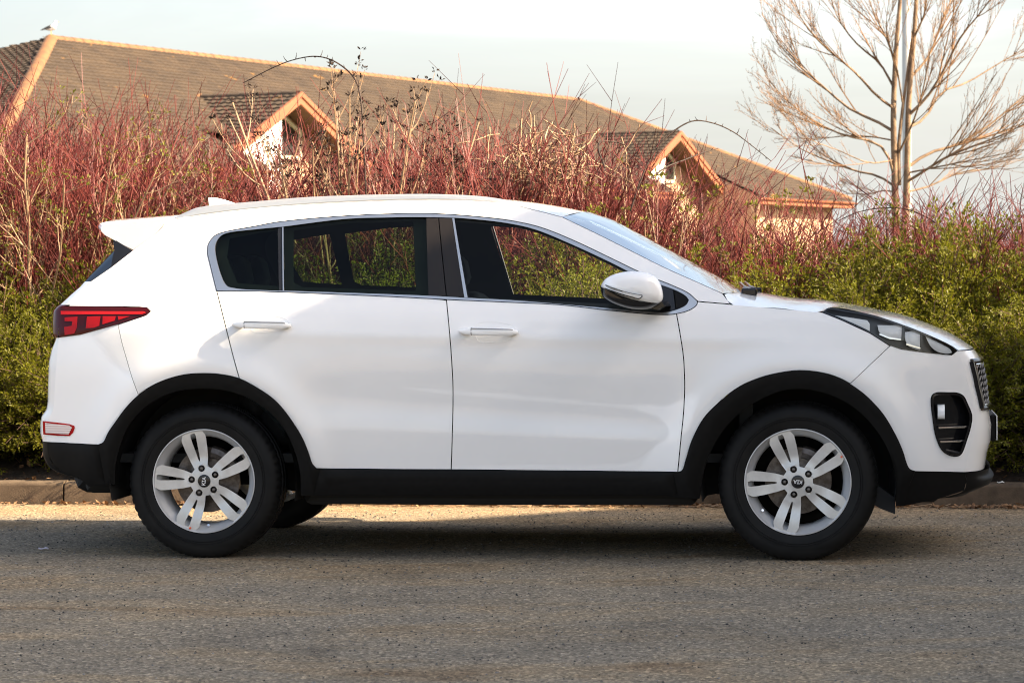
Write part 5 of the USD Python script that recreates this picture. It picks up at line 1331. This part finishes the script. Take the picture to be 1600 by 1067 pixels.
# evergreen hedge plants: (u, v, height scale)
def px_u(px, v):
    """u of the photograph's column px on the line v behind the kerb."""
    d = ray(float(px), 600.0); k = (v - (EYE - K0) @ KN) / (d @ KN); return float((EYE + d * k - K0) @ KD)
ZONES = [(-1e9, "behind the left edge's budding shrubs"), (190, "under the tiled roof, above the spoiler"), (330, "in front of the left dormer"), (640, "above the car roof, left of the climber"),
         (930, "in front of the right dormer"), (1180, "between right dormer and bare tree"), (1340, "round the foot of the bare tree"), (1470, "right of the bare tree")]
EZONES = [(-1e9, "at the left edge behind the tail lamp"), (130, "seen through the car's tinted rear windows"), (690, "seen through the car's front side window"), (1010, "above the windscreen foot"), (1180, "above the bonnet"), (1370, "behind the head lamp"), (1500, "ahead of the car's front bumper at the right edge")]
def zone(px, zs): return [t for x, t in zs if px >= x][-1]
n_ever = 0
for row, (v, step, hs) in enumerate(((0.85, 0.52, 0.80), (1.45, 0.56, 1.0))):
    u = -4.8
    while u < 5.2:
        uu_, vv_ = u + r.normal(0, 0.06), v + r.normal(0, 0.07)
        p = kf(np.array(uu_), np.array(vv_), np.array(bed_h(vv_) - 0.05))
        w_ = p - EYE; px_ = 800 + FPX * (w_ @ RIGHT) / (w_ @ FWD); zt = ("front" if row == 0 else "back") + " row, " + zone(px_, EZONES)
        k_ = int(r.integers(0, 4)); ztop = CAM_H + (422 - 0.0073 * (px_ - 800) - np.interp(px_, [-200, 100, 300, 1000, 1080, 1150, 1210, 1300, 1380, 1450, 1550, 1610], [432, 436, 404, 400, 396, 392, 414, 424, 410, 392, 402, 384])) / FPX * p[1]
        hz = (ztop - p[2]) / ever_top[k_] * hs * r.uniform(0.84, 1.10)
        instance("evergreen_shrub", ever[k_], p, r.uniform(0, 360), (1.0 * r.uniform(0.9, 1.1), 1.0 * r.uniform(0.9, 1.1), hz),
                 "evergreen hedge shrub, " + zt, "shrub", "evergreen hedge shrubs, " + zt)
        u += step
TOP_X = [-200, 120, 200, 320, 400, 500, 650, 750, 900, 980, 1060, 1150, 1300, 1400, 1480, 1600, 1800]
TOP_Y = [240, 236, 236, 245, 325, 318, 278, 250, 258, 305, 385, 375, 358, 380, 345, 365, 365]
for row, (v, step) in enumerate(((2.2, 0.60), (2.9, 0.60), (3.6, 0.64), (4.4, 0.68))):
    u = -5.4
    while u < 5.6:
        uu_, vv_ = u + r.normal(0, 0.1), v + r.normal(0, 0.1)
        p = kf(np.array(uu_), np.array(vv_), np.array(0.18))
        w_ = p - EYE; px_ = 800 + FPX * (w_ @ RIGHT) / (w_ @ FWD)
        if px_ > 1000 and row in (1, 3): u += step; continue
        yh = 422 - 0.0073 * (px_ - 800)
        ztop = CAM_H + (yh - np.interp(px_, TOP_X, TOP_Y)) / FPX * p[1]
        k_ = int(r.integers(0, 5)); hz = (ztop - 0.18) / dog_top[k_] * r.uniform(0.92, 1.06)
        zt = zone(px_, ZONES)
        instance("dogwood_shrub", dog[k_], p, r.uniform(0, 360), (1.1, 1.1, hz), "bare red dogwood shrub " + zt, "shrub", "red dogwood shrubs " + zt)
        u += step

# pale shrub with opening buds, far left
mn, sd, tp, td = bush(301, 24, 1.98, 0.95, kids=(7, 5), r0=0.0120, up=0.25, klen=(0.34, 0.36), first=0.3)
loc = kf(np.array(px_u(60, 1.9)), np.array(1.9), np.array(0.18))
t_ = thing("budding_shrub", loc, label="pale barked shrub with green opening buds at the left edge", cat="shrub")
obj("stems", mn, "straw_bark", t_, kind="stuff"); obj("branches", sd, "straw_bark", t_, kind="stuff")
sel = tp[:, 2] > 1.2
obj("buds", leaf_clumps(tp[sel], td[sel], 3, per=4, length=0.022, width=0.5, spread=0.018, along=0.02), "bud_leaf", t_, kind="stuff")
mn, sd, tp, td = bush(317, 14, 1.75, 0.7, kids=(6, 4), r0=0.0105, up=0.25, klen=(0.34, 0.36), first=0.3)
t_ = thing("budding_shrub", kf(np.array(px_u(140, 2.1)), np.array(2.1), np.array(0.18)), label="smaller pale budding shrub right of the one at the left edge", cat="shrub")
obj("stems", mn, "straw_bark", t_, kind="stuff"); obj("branches", sd, "straw_bark", t_, kind="stuff")
sel = tp[:, 2] > 1.1
obj("buds", leaf_clumps(tp[sel], td[sel], 4, per=4, length=0.022, width=0.5, spread=0.018, along=0.02), "bud_leaf", t_, kind="stuff")
# tall pale stems with dark seed heads in the middle
mn, sd, tp, td = bush(331, 20, 2.05, 0.72, kids=(5, 4), r0=0.0150, up=0.6, klen=(0.24, 0.33), first=0.45, wob=0.016)
t_ = thing("seed_head_shrub", kf(np.array(px_u(560, 2.0)), np.array(2.0), np.array(0.18)), label="tall straw coloured shrub with dark dry seed heads above the car roof", cat="shrub")
obj("stems", mn, "straw_bark", t_, kind="stuff"); obj("branches", sd, "straw_bark", t_, kind="stuff")
sel = tp[:, 2] > 1.5
obj("seed_heads", leaf_clumps(tp[sel], td[sel], 5, per=7, length=0.026, width=0.42, spread=0.014, along=0.02), "seed_head", t_, kind="stuff")
# shoots with buds right of the middle
for k, (px_, hh, lb) in enumerate(((985, 1.72, "slim budding shrub between the dry climber and the right dormer"), (1130, 1.5, "slim budding shrub in front of the right dormer's brick wall"))):
    mn, sd, tp, td = bush(350 + k, 7, hh, 0.4, kids=(4, 3), r0=0.008, up=0.5, klen=(0.3, 0.4), first=0.3)
    t_ = thing("slim_shrub", kf(np.array(px_u(px_, 1.9)), np.array(1.9), np.array(0.18)), label=lb, cat="shrub")
    obj("stems", mn, "straw_bark", t_, kind="stuff"); obj("branches", sd, "straw_bark", t_, kind="stuff")
    sel = tp[:, 2] > 0.9
    obj("buds", leaf_clumps(tp[sel], td[sel], 6 + k, per=6, length=0.03, width=0.5, spread=0.016, along=0.02), "bud_leaf", t_, kind="stuff")
# dried climber
r2 = np.random.default_rng(61); n = 150; K = 8
c0 = at_depth(858.0, 272.0, 18.0)
st = c0 + r2.normal(0, 1, (n, 3)) * [0.17, 0.12, 0.12]
dirs = norm(r2.normal(0, 1, (n, 3)) * [1, 0.5, 0.75] + [0.1, 0, 0.05]); tt = np.linspace(-0.5, 0.5, K)
P = st[:, None] + dirs[:, None] * (tt[None] * r2.uniform(0.12, 0.42, n)[:, None])[..., None] + np.cumsum(r2.normal(0, 0.012, (n, K, 3)), 1)
drop = c0 + r2.normal(0, 1, (30, 1, 3)) * [0.12, 0.08, 0.05] + np.stack([0 * tt, 0 * tt, -(tt + 0.5)], 1)[None] * r2.uniform(0.3, 1.3, (30, 1, 1)) + np.cumsum(r2.normal(0, 0.02, (30, K, 3)), 1) - [0.05, 0, 0]
obj("dry_climber", cat(tubes(P, 0.0042, 4), tubes(drop, 0.004, 4)), "straw_bark", label="tangle of pale dry climber stems on the thicket above the windscreen", cat="climber")
# brambles
def bramble(px, depth, lb, seed):
    c = spline(px); w = at_depth(c[:, 0], c[:, 1], np.linspace(depth, depth + 0.4, len(c)))
    rr_ = np.random.default_rng(seed)
    main = tube(w, np.linspace(0.0062, 0.0026, len(w)), 6)
    th = []
    for k in range(2, len(w) - 1, 2):
        d = norm(rr_.normal(0, 1, 3) * [1, 0.6, 1] + [0, 0, 0.6]) * rr_.uniform(0.012, 0.04)
        th.append(np.array([w[k], w[k] + d * 0.6, w[k] + d + [0, 0, 0.008]]))
    t_ = thing("bramble_cane", w[0], label=lb, cat="bramble")
    main.apply_translation(-w[0]); obj("cane", main, "bramble_bark", t_, True)
    v, f = tubes(np.array(th) - w[0], np.array([0.0034, 0.0025, 0.0012])[None] * np.ones((len(th), 1)), 3)
    obj("side_shoots", (v, f), "bramble_bark", t_, kind="stuff")
bramble([(572, 305), (568, 220), (563, 150), (555, 125), (540, 108), (515, 93), (490, 88.5), (455, 95), (425, 107), (380, 130)], 17.4, "long dark bramble cane arching left over the roof line above the rear door", 1)
bramble([(985, 330), (1000, 285), (1015, 250), (1035, 222), (1060, 200), (1085, 189), (1115, 193), (1145, 206), (1175, 228), (1205, 252)], 17.4, "dark bramble cane arching over the right dormer's gable", 2)
bramble([(1010, 285), (1040, 262), (1070, 250), (1095, 240), (1122, 232)], 17.6, "short dark bramble tip crossing the right dormer's bargeboard", 3)
bramble([(1500, 392), (1470, 355), (1445, 338), (1415, 327), (1380, 325), (1340, 332), (1310, 345)], 17.6, "dark bramble cane arching in front of the bare tree's trunks", 4)
bramble([(945, 262), (935, 232), (938, 222), (950, 221), (975, 226), (985, 236)], 17.5, "little pale bramble loop left of the right dormer", 5)

# bare tree and the pole behind it
TD = 32.0
tb = at_depth(1405.0, 600.0, TD); tb[2] = -0.05
tree = thing("bare_tree", tb, label="bare twin trunked tree with upswept branches at the right", cat="tree")
rt3 = np.random.default_rng(91)
def tp(px, py): return at_depth(np.asarray(px, float), np.asarray(py, float), TD) - tb
tr1 = spline(np.vstack([[V3(-0.03, 0, 0)], tp([1400, 1399, 1398, 1396, 1400, 1408, 1405], [385, 330, 270, 180, 80, -30, -160])]))
tr2 = spline(np.vstack([[V3(0.06, 0.05, 0)], tp([1411, 1416, 1418, 1420, 1428, 1436, 1450], [385, 320, 250, 160, 60, -60, -190])]))
tr3 = spline(tp([1405, 1404, 1408, 1417, 1430], [290, 240, 190, 120, 20]))
trunks = [(tr1, 0.052, 0.010), (tr2, 0.050, 0.010), (tr3, 0.026, 0.008)]
for c, ra, rb in trunks:
    L_ = np.linspace(0, 1, len(c)); obj("trunk", tube(c, ra * (1 - L_) ** 0.8 + rb * L_, 10), "tree_bark", tree, 60)
limbs = []
def limb(px, r0_, dy):
    c = spline(px); p = at_depth(c[:, 0], c[:, 1], TD + np.linspace(0, dy, len(c))) - tb
    s_ = np.r_[0, np.cumsum(np.linalg.norm(np.diff(p, axis=0), axis=1))]; q = np.linspace(0, s_[-1], 12)
    limbs.append((np.stack([np.interp(q, s_, p[:, k]) for k in range(3)], 1), r0_))
for px_, r0_, dy in (([(1396, 290), (1372, 275), (1340, 268), (1290, 250), (1250, 232), (1205, 200)], 0.020, 0.5), ([(1396, 272), (1385, 238), (1365, 222), (1320, 212), (1270, 188), (1222, 150), (1195, 118)], 0.022, -0.5),
                     ([(1395, 205), (1370, 190), (1330, 172), (1280, 130), (1240, 95), (1210, 60), (1190, 20)], 0.024, 0.6), ([(1397, 170), (1370, 150), (1335, 112), (1290, 75), (1255, 35), (1235, -20)], 0.022, -0.6),
                     ([(1398, 140), (1375, 100), (1340, 70), (1310, 30), (1290, -30)], 0.020, 0.3), ([(1399, 100), (1385, 60), (1365, 20), (1345, -50)], 0.018, 0.8),
                     ([(1397, 300), (1380, 298), (1360, 303), (1325, 302), (1300, 290)], 0.013, 0.3), ([(1396, 220), (1370, 215), (1330, 212), (1285, 215), (1240, 200)], 0.014, 1.0),
                     ([(1416, 285), (1440, 270), (1480, 245), (1530, 225), (1580, 205), (1640, 170)], 0.024, -0.6), ([(1418, 262), (1450, 240), (1490, 228), (1540, 200), (1600, 150), (1650, 110)], 0.026, 0.5),
                     ([(1419, 200), (1445, 185), (1470, 145), (1510, 130), (1560, 100), (1630, 60)], 0.022, 0.9), ([(1420, 180), (1450, 150), (1480, 100), (1500, 60), (1540, 10), (1570, -40)], 0.026, -0.5),
                     ([(1424, 120), (1450, 90), (1470, 40), (1490, -10), (1510, -60)], 0.022, 0.6), ([(1428, 60), (1445, 20), (1450, -20), (1470, -80)], 0.016, -0.8),
                     ([(1417, 300), (1450, 292), (1500, 270), (1560, 262), (1620, 240)], 0.016, 0.8), ([(1420, 270), (1460, 262), (1510, 252), (1570, 240), (1640, 225)], 0.015, -1.0),
                     ([(1404, 240), (1425, 195), (1440, 150), (1450, 100), (1462, 30)], 0.018, -1.0), ([(1410, 160), (1400, 100), (1385, 50), (1392, -20)], 0.014, -1.0),
                     ([(1397, 250), (1360, 255), (1310, 235), (1260, 215), (1215, 165)], 0.012, -1.2)):
    limb(px_, r0_, dy)
obj("limbs", tubes(np.array([l[0] for l in limbs]), np.array([0.74 * l[1] * (1 - 0.80 * np.linspace(0, 1, 12)) for l in limbs]), 7), "tree_bark", tree, True, kind="stuff")
par = np.array([l[0] for l in limbs]); prad = np.array([0.74 * l[1] * (1 - 0.80 * np.linspace(0, 1, 12)) for l in limbs]); plen = np.linalg.norm(np.diff(par, axis=1), axis=2).sum(1)
for lvl, (kk, kl) in enumerate(((11, 0.60), (7, 0.50), (3, 0.45))):
    n, Kp = par.shape[:2]; m = n * kk; idx = np.repeat(np.arange(n), kk)
    q0 = rt3.uniform(0.15, 0.99, m); k0 = np.minimum((q0 * (Kp - 1)).astype(int), Kp - 2); fr = q0 * (Kp - 1) - k0
    o = par[idx, k0] * (1 - fr)[:, None] + par[idx, k0 + 1] * fr[:, None]
    ax = norm(par[idx, k0 + 1] - par[idx, k0]); sd_ = norm(np.cross(ax, rt3.normal(size=(m, 3))))
    d = norm(ax * 0.9 + sd_ * rt3.uniform(0.25, 0.62, m)[:, None] + [0, 0, 0.16]); ln = plen[idx] * kl * rt3.uniform(0.45, 1.1, m) * (1.15 - 0.65 * q0)
    q = np.linspace(0, 1, 6)
    C = o[:, None] + d[:, None] * (q[None] * ln[:, None])[..., None]; C[..., 2] += 0.16 * (q ** 1.6)[None] * ln[:, None]
    C += np.cumsum(rt3.normal(0, 0.006, C.shape), 1) * q[None, :, None]
    rr_ = np.maximum(np.minimum(prad[idx, k0] * 0.6, 0.009)[:, None] * (1 - 0.65 * q)[None], 0.0017)
    obj(("branches", "twigs", "fine_twigs")[lvl], tubes(C, rr_, 4 if lvl == 0 else 3), "tree_twig", tree, kind="stuff")
    par, prad, plen = C, rr_, ln
pb = at_depth(1418.5, 600.0, 44.0); pb[2] = 0
pole = thing("steel_pole", pb, label="pale grey steel pole rising behind the bare tree", cat="pole")
obj("shaft", lathe([(0.0, 0.0), (0.075, 0.0), (0.068, 4.0), (0.056, 9.0), (0.0, 9.0)], 16).apply_transform(trimesh.transformations.rotation_matrix(math.pi / 2, [1, 0, 0])), "pole_grey", pole, 40)
obj("base_collar", lathe([(0.0, 0.0), (0.11, 0.0), (0.11, 0.9), (0.085, 1.0), (0.0, 1.0)], 16).apply_transform(trimesh.transformations.rotation_matrix(math.pi / 2, [1, 0, 0])), "pole_grey", pole, 40)
